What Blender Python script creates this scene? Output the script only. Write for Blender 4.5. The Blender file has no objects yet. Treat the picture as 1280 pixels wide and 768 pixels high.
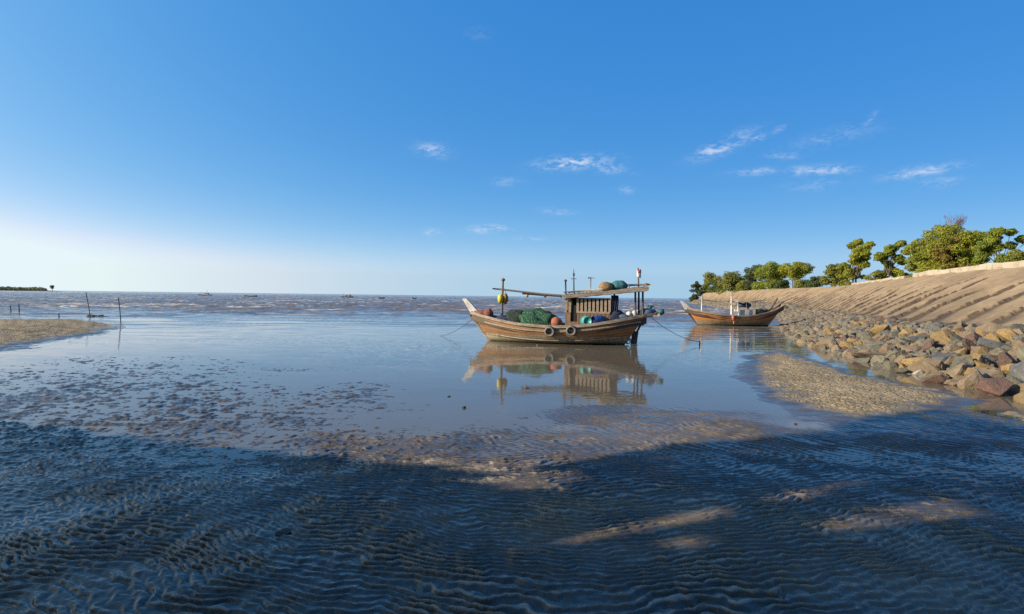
import bpy, math, random
import numpy as np
from mathutils import Vector, Matrix, Euler

scene = bpy.context.scene
COL = scene.collection
R = math.radians
rng = np.random.default_rng(7)
random.seed(7)

# ------------------------------------------------------------------ camera
CAM_H = 2.6
FPX = 700.0                       # focal length in photograph pixels (1280 wide)
cd = bpy.data.cameras.new('camera')
cam = bpy.data.objects.new('camera', cd)
COL.objects.link(cam)
cd.sensor_fit = 'HORIZONTAL'
cd.sensor_width = 36.0
cd.lens = 36.0 * FPX / 1280.0
cd.clip_start = 0.1
cd.clip_end = 60000
cam_rot = Matrix.Rotation(R(90 - 1.1), 3, 'X') @ Matrix.Rotation(R(0.72), 3, 'Z')
cam.matrix_world = Matrix.Translation((0, 0, CAM_H)) @ cam_rot.to_4x4()
scene.camera = cam


def ray(px, py):
    d = cam_rot @ Vector(((px - 640) / FPX, (384 - py) / FPX, -1.0))
    return d


def at(px, py, z=0.0):
    """point at height z seen at photo pixel"""
    d = ray(px, py)
    t = (z - CAM_H) / d.z
    return Vector((d.x * t, d.y * t, z))


def at_depth(px, py, Y):
    d = ray(px, py)
    t = Y / d.y
    return Vector((d.x * t, Y, CAM_H + d.z * t))


# ------------------------------------------------------------------ light and sky
SUN_AZ = 104.0          # degrees to the left of the view direction
SUN_EL = 22.0
sd = Vector((-math.sin(R(SUN_AZ)) * math.cos(R(SUN_EL)), math.cos(R(SUN_AZ)) * math.cos(R(SUN_EL)), math.sin(R(SUN_EL))))
SUN_SHADOW = (-sd.x / sd.z, -sd.y / sd.z)     # ground shift per metre of height
ld = bpy.data.lights.new('sun', 'SUN')
ld.energy = 5.0
ld.angle = R(0.55)
ld.color = (1.0, 0.86, 0.66)
sun = bpy.data.objects.new('sun', ld)
COL.objects.link(sun)
sun.rotation_euler = sd.to_track_quat('Z', 'Y').to_euler()
sun.location = (-40, -20, 40)

world = bpy.data.worlds.new('World')
scene.world = world
world.use_nodes = True


class NT:
    """small node tree helper"""
    def __init__(self, tree):
        self.t = tree
        self.n = tree.nodes
        self.l = tree.links

    def node(self, typ, **kw):
        nd = self.n.new(typ)
        for k, v in kw.items():
            setattr(nd, k, v)
        return nd

    def link(self, a, b):
        self.l.new(a, b)

    def set(self, sock, v):
        if hasattr(v, 'is_output'):
            self.l.new(v, sock)
        else:
            sock.default_value = v

    def math(self, op, a, b=None, c=None, clamp=False):
        nd = self.node('ShaderNodeMath', operation=op)
        nd.use_clamp = clamp
        for i, v in enumerate((a, b, c)):
            if v is not None:
                self.set(nd.inputs[i], v)
        return nd.outputs[0]

    def vmath(self, op, a, b=None, scale=None):
        nd = self.node('ShaderNodeVectorMath', operation=op)
        self.set(nd.inputs[0], a)
        if b is not None:
            self.set(nd.inputs[1], b)
        if scale is not None:
            self.set(nd.inputs['Scale'], scale)
        return nd.outputs['Value'] if op in ('DOT_PRODUCT', 'LENGTH') else nd.outputs[0]

    def mix(self, fac, a, b, blend='MIX'):
        nd = self.node('ShaderNodeMix', data_type='RGBA', blend_type=blend)
        self.set(nd.inputs[0], fac)
        self.set(nd.inputs[6], a)
        self.set(nd.inputs[7], b)
        return nd.outputs[2]

    def noise(self, vec, scale, detail=3, rough=0.5, dist=0.0, out='Fac'):
        nd = self.node('ShaderNodeTexNoise')
        if vec is not None:
            self.link(vec, nd.inputs['Vector'])
        nd.inputs['Scale'].default_value = scale
        nd.inputs['Detail'].default_value = detail
        nd.inputs['Roughness'].default_value = rough
        nd.inputs['Distortion'].default_value = dist
        return nd.outputs[out]

    def mapr(self, v, a, b, c=0.0, d=1.0, smooth=True):
        nd = self.node('ShaderNodeMapRange')
        nd.interpolation_type = 'SMOOTHSTEP' if smooth else 'LINEAR'
        self.set(nd.inputs['Value'], v)
        nd.inputs['From Min'].default_value = a
        nd.inputs['From Max'].default_value = b
        nd.inputs['To Min'].default_value = c
        nd.inputs['To Max'].default_value = d
        return nd.outputs[0]

    def attr(self, name):
        return self.node('ShaderNodeAttribute', attribute_name=name).outputs['Fac']

    def scaled(self, vec, s):
        return self.vmath('MULTIPLY', vec, s)

    def bump(self, h, strength=0.3, dist=0.02, normal=None):
        nd = self.node('ShaderNodeBump')
        nd.inputs['Strength'].default_value = strength
        nd.inputs['Distance'].default_value = dist
        self.link(h, nd.inputs['Height'])
        if normal is not None:
            self.link(normal, nd.inputs['Normal'])
        return nd.outputs[0]


def c4(c):
    return (c[0], c[1], c[2], 1.0)


# world: Nishita sky with a few wisps of cirrus
w = NT(world.node_tree)
w.n.clear()
sky = w.node('ShaderNodeTexSky', sky_type='NISHITA')
sky.sun_disc = False
sky.sun_elevation = R(SUN_EL)
sky.sun_rotation = R(-SUN_AZ)
sky.altitude = 0
sky.air_density = 1.0
sky.dust_density = 5.0
sky.ozone_density = 1.0
# the camera's rendering of the sky: a response curve mixing the three channels
SKY_K = 0.115
# the lowest two degrees keep the colour just above them
wg = w.node('ShaderNodeNewGeometry')
wd = w.node('ShaderNodeSeparateXYZ'); w.link(w.vmath('SCALE', wg.outputs['Incoming'], scale=-1.0), wd.inputs[0])
wc = w.node('ShaderNodeCombineXYZ'); w.link(wd.outputs[0], wc.inputs[0]); w.link(wd.outputs[1], wc.inputs[1])
w.link(w.math('MAXIMUM', wd.outputs[2], .035), wc.inputs[2])
w.link(w.vmath('NORMALIZE', wc.outputs[0]), sky.inputs['Vector'])
sep = w.node('ShaderNodeSeparateColor'); w.link(sky.outputs[0], sep.inputs[0])
cmb = w.node('ShaderNodeCombineColor')
chan = [w.math('MAXIMUM', w.math('MULTIPLY', sep.outputs[i], SKY_K), .02) for i in range(3)]
for i, cf in enumerate(((2.43, 0.419, -2.364, -0.364), (1.018, 0.282, -1.047, -0.154), (0.304, 0.156, -0.288, 0.114))):
    v_ = math.exp(cf[3]) / SKY_K
    for k in range(3):
        v_ = w.math('MULTIPLY', w.math('POWER', chan[k], cf[k]), v_)
    v_ = w.math('MINIMUM', v_, (.82, .92, .96)[i] / SKY_K)
    if i == 0: red = v_
    if i == 1: w.link(w.math('MINIMUM', red, w.math('MULTIPLY', v_, .86)), cmb.inputs[0])
    if i == 2: v_ = w.math('MAXIMUM', v_, grn)
    grn = v_
    if i: w.link(v_, cmb.inputs[i])
geo = w.node('ShaderNodeNewGeometry')
dirv = w.vmath('SCALE', geo.outputs['Incoming'], scale=-1.0)
# (px, py, half width px, half height px, tilt deg, strength)
CLOUDS = [
    (540, 188, 24, 9, -6, .55), (715, 204, 48, 9, 3, .85), (757, 209, 30, 9, -14, .5), (782, 238, 12, 5, -8, .35),
    (612, 286, 30, 6, 4, .75), (541, 291, 12, 5, 0, .55), (698, 265, 24, 5, -5, .42), (660, 299, 26, 3, 0, .3),
    (632, 228, 26, 7, 2, .2), (893, 188, 30, 9, 16, .7), (922, 174, 26, 10, 20, .4), (946, 173, 10, 5, 12, .5), (972, 163, 9, 4, 24, .35),
    (980, 195, 18, 5, -6, .35), (942, 215, 30, 5, 0, .45), (1026, 213, 36, 6, -4, .7), (1040, 172, 45, 10, 6, .22), (1022, 231, 36, 8, 2, .2),
    (1150, 215, 34, 6, 4, .6), (1170, 229, 22, 6, 0, .35), (1086, 152, 14, 4, 52, .22), (598, 42, 16, 8, 0, .12),
]
acc = None
wisp_a = None
for (cx, cy, hw, hh, tilt, st) in CLOUDS:
    d0 = ray(cx, cy).normalized()
    rt = Vector((d0.y, -d0.x, 0)).normalized()
    up = rt.cross(d0).normalized()
    ct, sn = math.cos(R(tilt)), math.sin(R(tilt))
    a1 = (rt * ct + up * sn) * (FPX / (hw * .72))
    a2 = (up * ct - rt * sn) * (FPX / (hh * .72))
    # distance from the axis grows with d0.y; good enough for small clouds
    u = w.vmath('DOT_PRODUCT', dirv, tuple(a1))
    v = w.vmath('DOT_PRODUCT', dirv, tuple(a2))
    r2 = w.math('ADD', w.math('MULTIPLY', u, u), w.math('MULTIPLY', v, v))
    fall = w.math('POWER', 2.718, w.math('MULTIPLY', r2, -0.9))
    front = w.math('GREATER_THAN', w.vmath('DOT_PRODUCT', dirv, tuple(d0)), 0.0)
    fall = w.math('MULTIPLY', w.math('MULTIPLY', fall, st), front)
    acc = fall if acc is None else w.math('MAXIMUM', acc, fall)
nz = w.noise(w.scaled(dirv, (1.0, 1.0, 2.6)), 60, 6, 0.62, 0.9)
nz2 = w.noise(w.scaled(dirv, (1.0, 1.0, 2.0)), 20, 4, 0.6, 1.2)
wis = w.math('ADD', w.math('MULTIPLY', nz, 0.62), w.math('MULTIPLY', nz2, 0.38))
cl = w.math('MULTIPLY', acc, w.mapr(wis, 0.40, 0.66))
cl = w.math('MULTIPLY', cl, 1.05, clamp=True)
skyc = w.mix(cl, cmb.outputs[0], c4((6.6, 7.2, 8.2)))
bg = w.node('ShaderNodeBackground')
w.link(skyc, bg.inputs['Color'])
bg.inputs['Strength'].default_value = 0.065
wo = w.node('ShaderNodeOutputWorld')
w.link(bg.outputs[0], wo.inputs['Surface'])

scene.view_settings.view_transform = 'Standard'
scene.view_settings.look = 'None'
scene.view_settings.gamma = 1.0
scene.view_settings.exposure = 0.823      # exposed for the warm side light
scene.view_settings.use_curve_mapping = False
scene.cycles.max_bounces = 6
scene.cycles.use_denoising = False     # the fine ripples survive better without it
scene.cycles.use_adaptive_sampling = False
scene.cycles.sample_clamp_indirect = 4.0
scene.cycles.sample_clamp_direct = 12.0


# ------------------------------------------------------------------ numpy noise
def _hash(ix, iy, seed):
    h = (ix.astype(np.int64) * 374761393 + iy.astype(np.int64) * 668265263 + seed * 1442695041) & 0xffffffff
    h = ((h ^ (h >> 13)) * 1274126177) & 0xffffffff
    return (h ^ (h >> 16)) & 0xffff


def pn(x, y, seed=0):
    x0 = np.floor(x); y0 = np.floor(y)
    fx = x - x0; fy = y - y0
    u = fx * fx * fx * (fx * (fx * 6 - 15) + 10)
    v = fy * fy * fy * (fy * (fy * 6 - 15) + 10)

    def g(ox, oy):
        a = _hash(x0 + ox, y0 + oy, seed) * (2 * np.pi / 65536.0)
        return np.cos(a) * (fx - ox) + np.sin(a) * (fy - oy)
    a = g(0, 0) * (1 - u) + g(1, 0) * u
    b = g(0, 1) * (1 - u) + g(1, 1) * u
    return (a * (1 - v) + b * v) * 1.5


def fbm(x, y, octv=4, seed=0, gain=0.5, lac=2.03):
    s = 0.0; a = 1.0; f = 1.0
    for i in range(octv):
        s = s + a * pn(x * f + 17.3 * i, y * f - 9.1 * i, seed + i)
        a *= gain; f *= lac
    return s


def sstep(a, b, x):
    t = np.clip((x - a) / (b - a), 0, 1)
    return t * t * (3 - 2 * t)


# ------------------------------------------------------------------ object helpers
def tag(o, label=None, cat=None, group=None, kind=None):
    if label: o['label'] = label
    if cat: o['category'] = cat
    if group: o['group'] = group
    if kind: o['kind'] = kind
    return o


def empty(name, loc=(0, 0, 0), rz=0.0, rot=None):
    o = bpy.data.objects.new(name, None)
    COL.objects.link(o)
    o.location = loc
    o.rotation_euler = rot if rot is not None else (0, 0, rz)
    o.empty_display_size = 0.2
    return o


def mesh_np(name, verts, quads, mat=None, parent=None, smooth=False, attrs=None, tri=False):
    k = 3 if tri else 4
    me = bpy.data.meshes.new(name)
    verts = np.asarray(verts, dtype=np.float32)
    quads = np.asarray(quads, dtype=np.int32)
    n = len(quads)
    me.vertices.add(len(verts))
    me.vertices.foreach_set('co', verts.ravel())
    me.loops.add(n * k)
    me.loops.foreach_set('vertex_index', quads.ravel())
    me.polygons.add(n)
    me.polygons.foreach_set('loop_start', np.arange(n, dtype=np.int32) * k)
    me.polygons.foreach_set('use_smooth', np.full(n, smooth, dtype=bool))
    if attrs:
        for an, (dom, arr) in attrs.items():
            a = me.attributes.new(an, 'FLOAT', dom)
            a.data.foreach_set('value', np.asarray(arr, dtype=np.float32))
    me.update(calc_edges=True)
    me.validate()
    if mat: me.materials.append(mat)
    o = bpy.data.objects.new(name, me)
    COL.objects.link(o)
    if parent: o.parent = parent
    return o


def grid_quads(nr, nc):
    i = np.arange(nr - 1)[:, None] * nc + np.arange(nc - 1)[None, :]
    i = i.ravel()
    return np.stack([i, i + 1, i + nc + 1, i + nc], 1)


class MB:
    """collects shapes into one mesh"""
    def __init__(self):
        self.v = []; self.f = []; self.sm = []; self.at = {}

    def add(self, vs, fs, smooth=False):
        b = len(self.v)
        self.v += [tuple(p) for p in vs]
        for f in fs:
            self.f.append([b + i for i in f]); self.sm.append(smooth)

    def box(self, c, s, rot=None, bevel=0.0, jit=0.0):
        hx, hy, hz = s[0] / 2, s[1] / 2, s[2] / 2
        ps = [Vector((x, y, z)) for z in (-hz, hz) for y in (-hy, hy) for x in (-hx, hx)]
        if jit:
            ps = [p + Vector((random.uniform(-jit, jit), random.uniform(-jit, jit), random.uniform(-jit, jit))) for p in ps]
        if rot is not None:
            m = Euler(rot).to_matrix(); ps = [m @ p for p in ps]
        c = Vector(c)
        self.add([p + c for p in ps], [(0, 2, 3, 1), (4, 5, 7, 6), (0, 1, 5, 4), (2, 6, 7, 3), (0, 4, 6, 2), (1, 3, 7, 5)])

    def tube(self, pts, r, n=8, cap=True, smooth=True):
        pts = [Vector(p) for p in pts]
        if not hasattr(r, '__len__'): r = [r] * len(pts)
        vs = []
        for i, p in enumerate(pts):
            d = (pts[min(i + 1, len(pts) - 1)] - pts[max(i - 1, 0)])
            d = d.normalized() if d.length > 1e-9 else Vector((0, 0, 1))
            a = Vector((0, 0, 1)) if abs(d.z) < 0.9 else Vector((1, 0, 0))
            x = d.cross(a).normalized(); y = d.cross(x)
            for k in range(n):
                an = 2 * math.pi * k / n
                vs.append(p + (x * math.cos(an) + y * math.sin(an)) * r[i])
        fs = []
        for i in range(len(pts) - 1):
            for k in range(n):
                k2 = (k + 1) % n
                fs.append((i * n + k, i * n + k2, (i + 1) * n + k2, (i + 1) * n + k))
        if cap:
            fs.append(tuple(range(n))); fs.append(tuple((len(pts) - 1) * n + k for k in reversed(range(n))))
        self.add(vs, fs, smooth)

    def torus(self, c, R0, r0, axis=(0, 1, 0), n=20, m=8):
        q = Vector(axis).normalized().to_track_quat('Z', 'Y')
        vs = []
        for i in range(n):
            a = 2 * math.pi * i / n
            for j in range(m):
                b = 2 * math.pi * j / m
                rr = R0 + r0 * math.cos(b)
                vs.append(q @ Vector((rr * math.cos(a), rr * math.sin(a), r0 * math.sin(b))) + Vector(c))
        fs = [(i * m + j, ((i + 1) % n) * m + j, ((i + 1) % n) * m + (j + 1) % m, i * m + (j + 1) % m) for i in range(n) for j in range(m)]
        self.add(vs, fs, True)

    def blob(self, c, s, seed=0, amp=0.18, freq=2.2, nu=20, nv=12, flat=0.0):
        """lumpy closed ball; flat>0 presses the underside"""
        c = Vector(c)
        from mathutils import noise as mn
        vs = []
        for j in range(nv + 1):
            th = math.pi * j / nv
            for i in range(nu):
                ph = 2 * math.pi * i / nu
                d = Vector((math.sin(th) * math.cos(ph), math.sin(th) * math.sin(ph), math.cos(th)))
                k = 1 + amp * mn.fractal(d * freq + Vector((seed * 7.1, seed * 3.3, 0)), 1.0, 2.0, 4)
                p = Vector((d.x * s[0] * k, d.y * s[1] * k, d.z * s[2] * k))
                if flat and p.z < -flat * s[2]: p.z = -flat * s[2]
                vs.append(p + c)
        fs = [(j * nu + i, (j + 1) * nu + i, (j + 1) * nu + (i + 1) % nu, j * nu + (i + 1) % nu) for j in range(nv) for i in range(nu)]
        self.add(vs, fs, True)

    def build(self, name, mat, parent=None, attrs=None):
        me = bpy.data.meshes.new(name)
        me.from_pydata(self.v, [], self.f)
        me.polygons.foreach_set('use_smooth', self.sm)
        if attrs:
            for an, arr in attrs.items():
                a = me.attributes.new(an, 'FLOAT', 'POINT'); a.data.foreach_set('value', arr)
        me.update()
        me.materials.append(mat)
        o = bpy.data.objects.new(name, me)
        COL.objects.link(o)
        if parent: o.parent = parent
        return o


# ------------------------------------------------------------------ materials
def new_mat(name):
    m = bpy.data.materials.new(name)
    m.use_nodes = True
    t = NT(m.node_tree)
    t.n.clear()
    out = t.node('ShaderNodeOutputMaterial')
    p = t.node('ShaderNodeBsdfPrincipled')
    t.link(p.outputs[0], out.inputs['Surface'])
    return m, t, p, out


def worn(name, c1, c2, scale=3.0, rough=0.8, stretch=(1, 1, 1), bump=0.3, bd=0.02, c3=None, detail=5):
    """weathered two or three tone surface in object space"""
    m, t, p, out = new_mat(name)
    c1, c2, c3 = [tuple(x * .70 for x in c) if c else None for c in (c1, c2, c3)]
    tc = t.node('ShaderNodeTexCoord').outputs['Object']
    v = t.scaled(tc, stretch)
    n1 = t.noise(v, scale, detail, 0.6, 0.4)
    col = t.mix(t.mapr(n1, 0.35, 0.65), c4(c1), c4(c2))
    if c3:
        n3 = t.noise(v, scale * 2.7, 4, 0.6, 0.9)
        col = t.mix(t.mapr(n3, 0.54, 0.68), col, c4(c3))
    t.link(col, p.inputs['Base Color'])
    p.inputs['Roughness'].default_value = rough
    n2 = t.noise(v, scale * 4, 4, 0.6)
    if bump:
        t.link(t.bump(n2, bump, bd), p.inputs['Normal'])
    return m


M = {}
M['rail'] = worn('weathered_rail', (.40, .33, .25), (.22, .17, .13), 2.5, .85, (.6, 3, 3), c3=(.52, .46, .38))
M['cabin'] = worn('cabin_planks', (.30, .18, .10), (.18, .10, .06), 4, .85, (3, 3, .6), c3=(.36, .26, .17))
M['trim'] = worn('pale_trim', (.42, .34, .25), (.27, .20, .14), 5, .8, (1, 3, 3))
M['roofwood'] = worn('roof_wood', (.32, .27, .21), (.19, .15, .115), 3, .9, (.6, 3, 3), c3=(.42, .38, .31))
M['dark'] = worn('opening_shade', (.012, .011, .012), (.02, .017, .016), 4, .9, bump=0)  # near-black, stands in for the shade in the cabin openings
M['deck'] = worn('deck_boards', (.16, .12, .09), (.10, .075, .055), 3, .9, (.5, 4, 1))
M['white'] = worn('white_paint', (.78, .76, .72), (.55, .52, .47), 4, .6, c3=(.36, .30, .24))
M['pole'] = worn('pole_wood', (.22, .17, .13), (.12, .09, .07), 5, .85, (4, 4, .5))
M['bamboo'] = worn('pale_bamboo', (.52, .43, .30), (.34, .26, .17), 4, .7, (.5, 4, 4))
M['darkpole'] = worn('dark_pole', (.06, .05, .05), (.10, .08, .07), 5, .8)
M['rubber'] = worn('tyre_rubber', (.035, .032, .03), (.10, .095, .085), 6, .75)
M['tread'] = worn('tyre_wall', (.16, .15, .135), (.28, .26, .23), 8, .85)
M['teal'] = worn('teal_plastic', (.03, .30, .30), (.05, .40, .36), 5, .45, c3=(.16, .42, .40))
M['tealdark'] = worn('dark_teal_cloth', (.02, .10, .13), (.03, .15, .17), 5, .75, c3=(.05, .20, .20))
M['blue'] = worn('blue_plastic', (.015, .06, .26), (.03, .10, .34), 5, .5)
M['navy'] = worn('navy_cloth', (.012, .018, .05), (.02, .03, .075), 5, .85, bump=.6, bd=.05)
M['orange'] = worn('faded_orange', (.42, .13, .06), (.30, .085, .045), 5, .7, c3=(.5, .22, .12))
M['red'] = worn('dull_red_cloth', (.26, .075, .05), (.16, .06, .05), 5, .85, c3=(.33, .15, .10))
M['yellow'] = worn('yellow_plastic', (.72, .60, .02), (.60, .46, .02), 4, .5)
M['amber'] = worn('amber_plastic', (.45, .22, .03), (.33, .14, .03), 4, .6)
M['tan'] = worn('tan_netting', (.34, .22, .10), (.22, .13, .06), 7, .9, bump=.8, bd=.06, c3=(.45, .33, .17))
M['rope'] = worn('rope', (.22, .18, .13), (.13, .10, .08), 12, .9)
M['darkrope'] = worn('dark_rope', (.06, .055, .05), (.10, .085, .07), 12, .9)
M['steel'] = worn('grey_metal', (.30, .30, .31), (.18, .17, .17), 6, .45)
M['bluecloth'] = worn('blue_tarpaulin', (.03, .07, .14), (.04, .10, .20), 4, .7, bump=.6, bd=.05)
M['flagred'] = worn('flag_red', (.55, .05, .04), (.45, .04, .04), 4, .8, bump=0)
M['flagwhite'] = worn('flag_white', (.80, .78, .75), (.70, .68, .66), 4, .8, bump=0)
M['concrete'] = worn('pale_concrete', (.58, .50, .38), (.44, .37, .27), .6, .9, c3=(.26, .21, .15), bd=.05)
M['debris'] = worn('dark_debris', (.035, .03, .028), (.07, .055, .045), 6, .85)
M['boatdark'] = worn('far_boat_hull', (.06, .05, .05), (.11, .09, .08), 2, .85)
M['bark'] = worn('bark', (.16, .12, .09), (.09, .065, .05), 2, .95, (1, 1, .4))
M['bare'] = worn('bare_twigs', (.24, .12, .09), (.17, .085, .07), 2, .95)


def net_mat(name, a, b, c):
    m, t, p, out = new_mat(name)
    a, b, c = [tuple(x * .7 for x in q_) for q_ in (a, b, c)]
    tc = t.node('ShaderNodeTexCoord').outputs['Object']
    v = t.scaled(tc, (2.2, 2.2, .9))
    n1 = t.noise(v, 5, 6, .7, 1.6)
    wv = t.node('ShaderNodeTexWave', wave_type='BANDS', bands_direction='DIAGONAL')
    t.link(v, wv.inputs['Vector'])
    wv.inputs['Scale'].default_value = 1.4
    wv.inputs['Distortion'].default_value = 9
    wv.inputs['Detail'].default_value = 4
    col = t.mix(t.mapr(n1, .38, .62), c4(a), c4(b))
    col = t.mix(t.mapr(wv.outputs['Fac'], .7, .95), col, c4(c))
    t.link(col, p.inputs['Base Color'])
    p.inputs['Roughness'].default_value = .9
    t.link(t.bump(n1, 1.0, .12), p.inputs['Normal'])
    return m


M['greennet'] = net_mat('green_netting', (.008, .05, .028), (.025, .12, .06), (.07, .22, .11))
M['darknet'] = net_mat('dark_netting', (.012, .018, .016), (.018, .045, .03), (.05, .08, .05))


def hull_mat(name, top1, top2, low, band):
    """planked hull: varnished brown topsides, pale weathered bottom, green near the water"""
    m, t, p, out = new_mat(name)
    tc = t.node('ShaderNodeTexCoord').outputs['Object']
    s = t.attr('strake')
    v = t.scaled(tc, (.55, 1.0, 4.5))
    n1 = t.noise(v, 2.4, 6, .65, .5)
    n2 = t.noise(tc, 1.1, 4, .6, .3)
    n3 = t.noise(t.scaled(tc, (2.4, 1, .7)), 3.0, 5, .65, .2)
    col = t.mix(t.mapr(n1, .32, .66), c4(top1), c4(top2))
    col = t.mix(t.mapr(n2, .48, .70, 0, .75), col, c4(tuple(x * .5 for x in top2)))
    col = t.mix(t.mapr(n3, .56, .70, 0, .5), col, c4((.30, .25, .19)))
    # each plank a little different
    ph = t.math('MULTIPLY', s, 11.0)
    fl = t.math('FLOOR', ph)
    wn = t.node('ShaderNodeTexWhiteNoise', noise_dimensions='1D')
    t.link(fl, wn.inputs['W'])
    col = t.mix(t.mapr(wn.outputs['Value'], 0, 1, 0, .35), col, c4(tuple(x * 1.35 for x in top1)))
    z = t.node('ShaderNodeSeparateXYZ'); t.link(tc, z.inputs[0])
    edge = t.math('ADD', z.outputs[2], t.math('MULTIPLY', t.math('SUBTRACT', n3, .5), .22))
    lowc = t.mix(t.mapr(n3, .35, .65), c4(low), c4(tuple(x * .6 for x in low)))
    col = t.mix(t.mapr(edge, band, band + .10, 1, 0), col, lowc)
    col = t.mix(t.mapr(edge, .06, .20, .75, 0), col, c4((.085, .09, .035)))
    col = t.mix(t.mapr(edge, .02, .10, 1, 0), col, c4((.02, .018, .014)))
    fr = t.math('FRACT', ph)
    seam = t.math('MULTIPLY', t.mapr(fr, 0, .10, 0, 1), t.mapr(fr, .92, 1, 1, 0))
    col = t.mix(t.math('SUBTRACT', 1.0, seam), col, c4((.06, .04, .025)))
    t.link(col, p.inputs['Base Color'])
    p.inputs['Roughness'].default_value = .62
    h = t.math('ADD', t.math('MULTIPLY', seam, .7), t.math('MULTIPLY', n1, .5))
    t.link(t.bump(h, .6, .02), p.inputs['Normal'])
    return m


M['hull'] = hull_mat('brown_hull', (.29, .155, .07), (.18, .09, .042), (.33, .285, .20), .40)
M['hull2'] = hull_mat('orange_brown_hull', (.50, .20, .06), (.37, .135, .04), (.36, .30, .21), .46)


def leaf_mat(name, a, b, c):
    m, t, p, out = new_mat(name)
    a, b, c = [(q_[0] * .82, q_[1] * .92, q_[2] * .75) for q_ in (a, b, c)]
    at_ = t.attr('tint')
    col = t.mix(t.mapr(at_, .0, .55, smooth=False), c4(a), c4(b))
    col = t.mix(t.mapr(at_, .55, 1.0, smooth=False), col, c4(c))
    t.link(col, p.inputs['Base Color'])
    p.inputs['Roughness'].default_value = .55
    tr = t.node('ShaderNodeBsdfTranslucent')
    t.link(t.mix(.5, col, c4((.14, .20, .012))), tr.inputs['Color'])
    mx = t.node('ShaderNodeMixShader')
    mx.inputs[0].default_value = .42
    t.link(p.outputs[0], mx.inputs[1]); t.link(tr.outputs[0], mx.inputs[2])
    t.link(mx.outputs[0], out.inputs['Surface'])
    return m


M['leaf_y'] = leaf_mat('yellow_green_leaves', (.17, .17, .014), (.30, .28, .02), (.42, .37, .035))
M['leaf_g'] = leaf_mat('green_leaves', (.11, .14, .016), (.23, .25, .022), (.34, .34, .035))
M['leaf_d'] = leaf_mat('dark_leaves', (.04, .055, .02), (.075, .095, .03), (.12, .135, .04))
M['leaf_o'] = leaf_mat('olive_leaves', (.12, .125, .022), (.22, .20, .03), (.32, .27, .05))
M['leaf_r'] = leaf_mat('rusty_leaves', (.20, .12, .03), (.26, .17, .035), (.30, .22, .045))
M['leaf_haze'] = leaf_mat('hazed_far_leaves', (.10, .108, .125), (.12, .13, .145), (.14, .15, .155))  # distance haze painted into the leaf colours


def rock_mat(name, a, b, c, d):
    m, t, p, out = new_mat(name)
    a, b, c, d = [tuple(x * .66 for x in q_) for q_ in (a, b, c, d)]
    tc = t.node('ShaderNodeTexCoord').outputs['Object']
    oi = t.node('ShaderNodeObjectInfo')
    off = t.vmath('ADD', tc, t.vmath('SCALE', (13.0, 7.0, 5.0), scale=oi.outputs['Random']))
    n1 = t.noise(off, 2.2, 6, .65, .5)
    n2 = t.noise(off, 6.5, 6, .7, .4)
    n3 = t.noise(off, 26, 4, .7)
    col = t.mix(t.mapr(n1, .35, .65), c4(a), c4(b))
    col = t.mix(t.mapr(n2, .55, .72, 0, .8), col, c4(c))
    col = t.mix(t.mapr(n2, .28, .42, .75, 0), col, c4(d))
    col = t.mix(t.mapr(oi.outputs['Random'], 0, 1, 0, .45), col, c4(tuple(x * .5 for x in b)))
    t.link(col, p.inputs['Base Color'])
    p.inputs['Roughness'].default_value = .85
    h = t.math('ADD', n2, t.math('MULTIPLY', n3, .5))
    t.link(t.bump(h, .8, .06), p.inputs['Normal'])
    return m


M['rock_grey'] = rock_mat('grey_rock', (.29, .265, .185), (.19, .175, .125), (.40, .36, .26), (.09, .085, .08))
M['rock_blue'] = rock_mat('blue_grey_rock', (.22, .215, .20), (.14, .14, .135), (.31, .30, .26), (.07, .07, .07))
M['rock_tan'] = rock_mat('tan_rock', (.36, .27, .17), (.26, .19, .12), (.42, .35, .24), (.12, .10, .075))
M['rock_ochre'] = rock_mat('ochre_rock', (.47, .32, .13), (.36, .23, .09), (.52, .41, .22), (.18, .12, .06))
M['rock_brown'] = rock_mat('brown_rock', (.20, .12, .08), (.13, .08, .06), (.28, .19, .12), (.06, .045, .04))
M['rock_red'] = rock_mat('rust_red_rock', (.24, .13, .10), (.19, .12, .10), (.28, .20, .15), (.10, .06, .05))
M['rock_white'] = rock_mat('white_rock', (.74, .70, .60), (.60, .55, .46), (.80, .77, .70), (.40, .36, .30))
M['rock_dark'] = rock_mat('dark_stone', (.05, .045, .04), (.03, .028, .027), (.09, .08, .07), (.02, .02, .02))


# ------------------------------------------------------------------ bank geometry
TOE = np.array([(-40, 14.5), (0, 14.0), (15, 14.3), (21.7, 15.2), (29, 17.0), (36, 19.0), (46, 23.0), (58, 28.6), (72, 35), (110, 47.5), (160, 60), (220, 74), (270, 86), (300, 97), (312, 112)], float)
CREST = np.array([(-40, 31), (0, 30), (15, 30.5), (27, 32.3), (39, 36), (57, 41.8), (80, 51), (103, 60.5), (125, 63.2), (147, 65.8), (200, 77), (250, 87), (280, 96), (296, 108), (304, 122)], float)
CRESTZ = 5.2


def toe_x(Y): return np.interp(Y, TOE[:, 0], TOE[:, 1])
def crest_x(Y): return np.maximum(np.interp(Y, CREST[:, 0], CREST[:, 1]), toe_x(Y) + 2.5)


def bank_z(x, Y):
    x = np.asarray(x, float); Y = np.asarray(Y, float)
    f = (x - toe_x(Y)) / (crest_x(Y) - toe_x(Y))
    z = np.where(f < .45, 1.5 * f / .45, 1.5 + (CRESTZ - 1.5) * np.clip((f - .45) / .55, 0, 1) ** .95)
    z = np.where(f < 0, f * 6.0, z)
    return np.where(f > 1, CRESTZ + .25 * sstep(1, 1.6, f), z)


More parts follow.
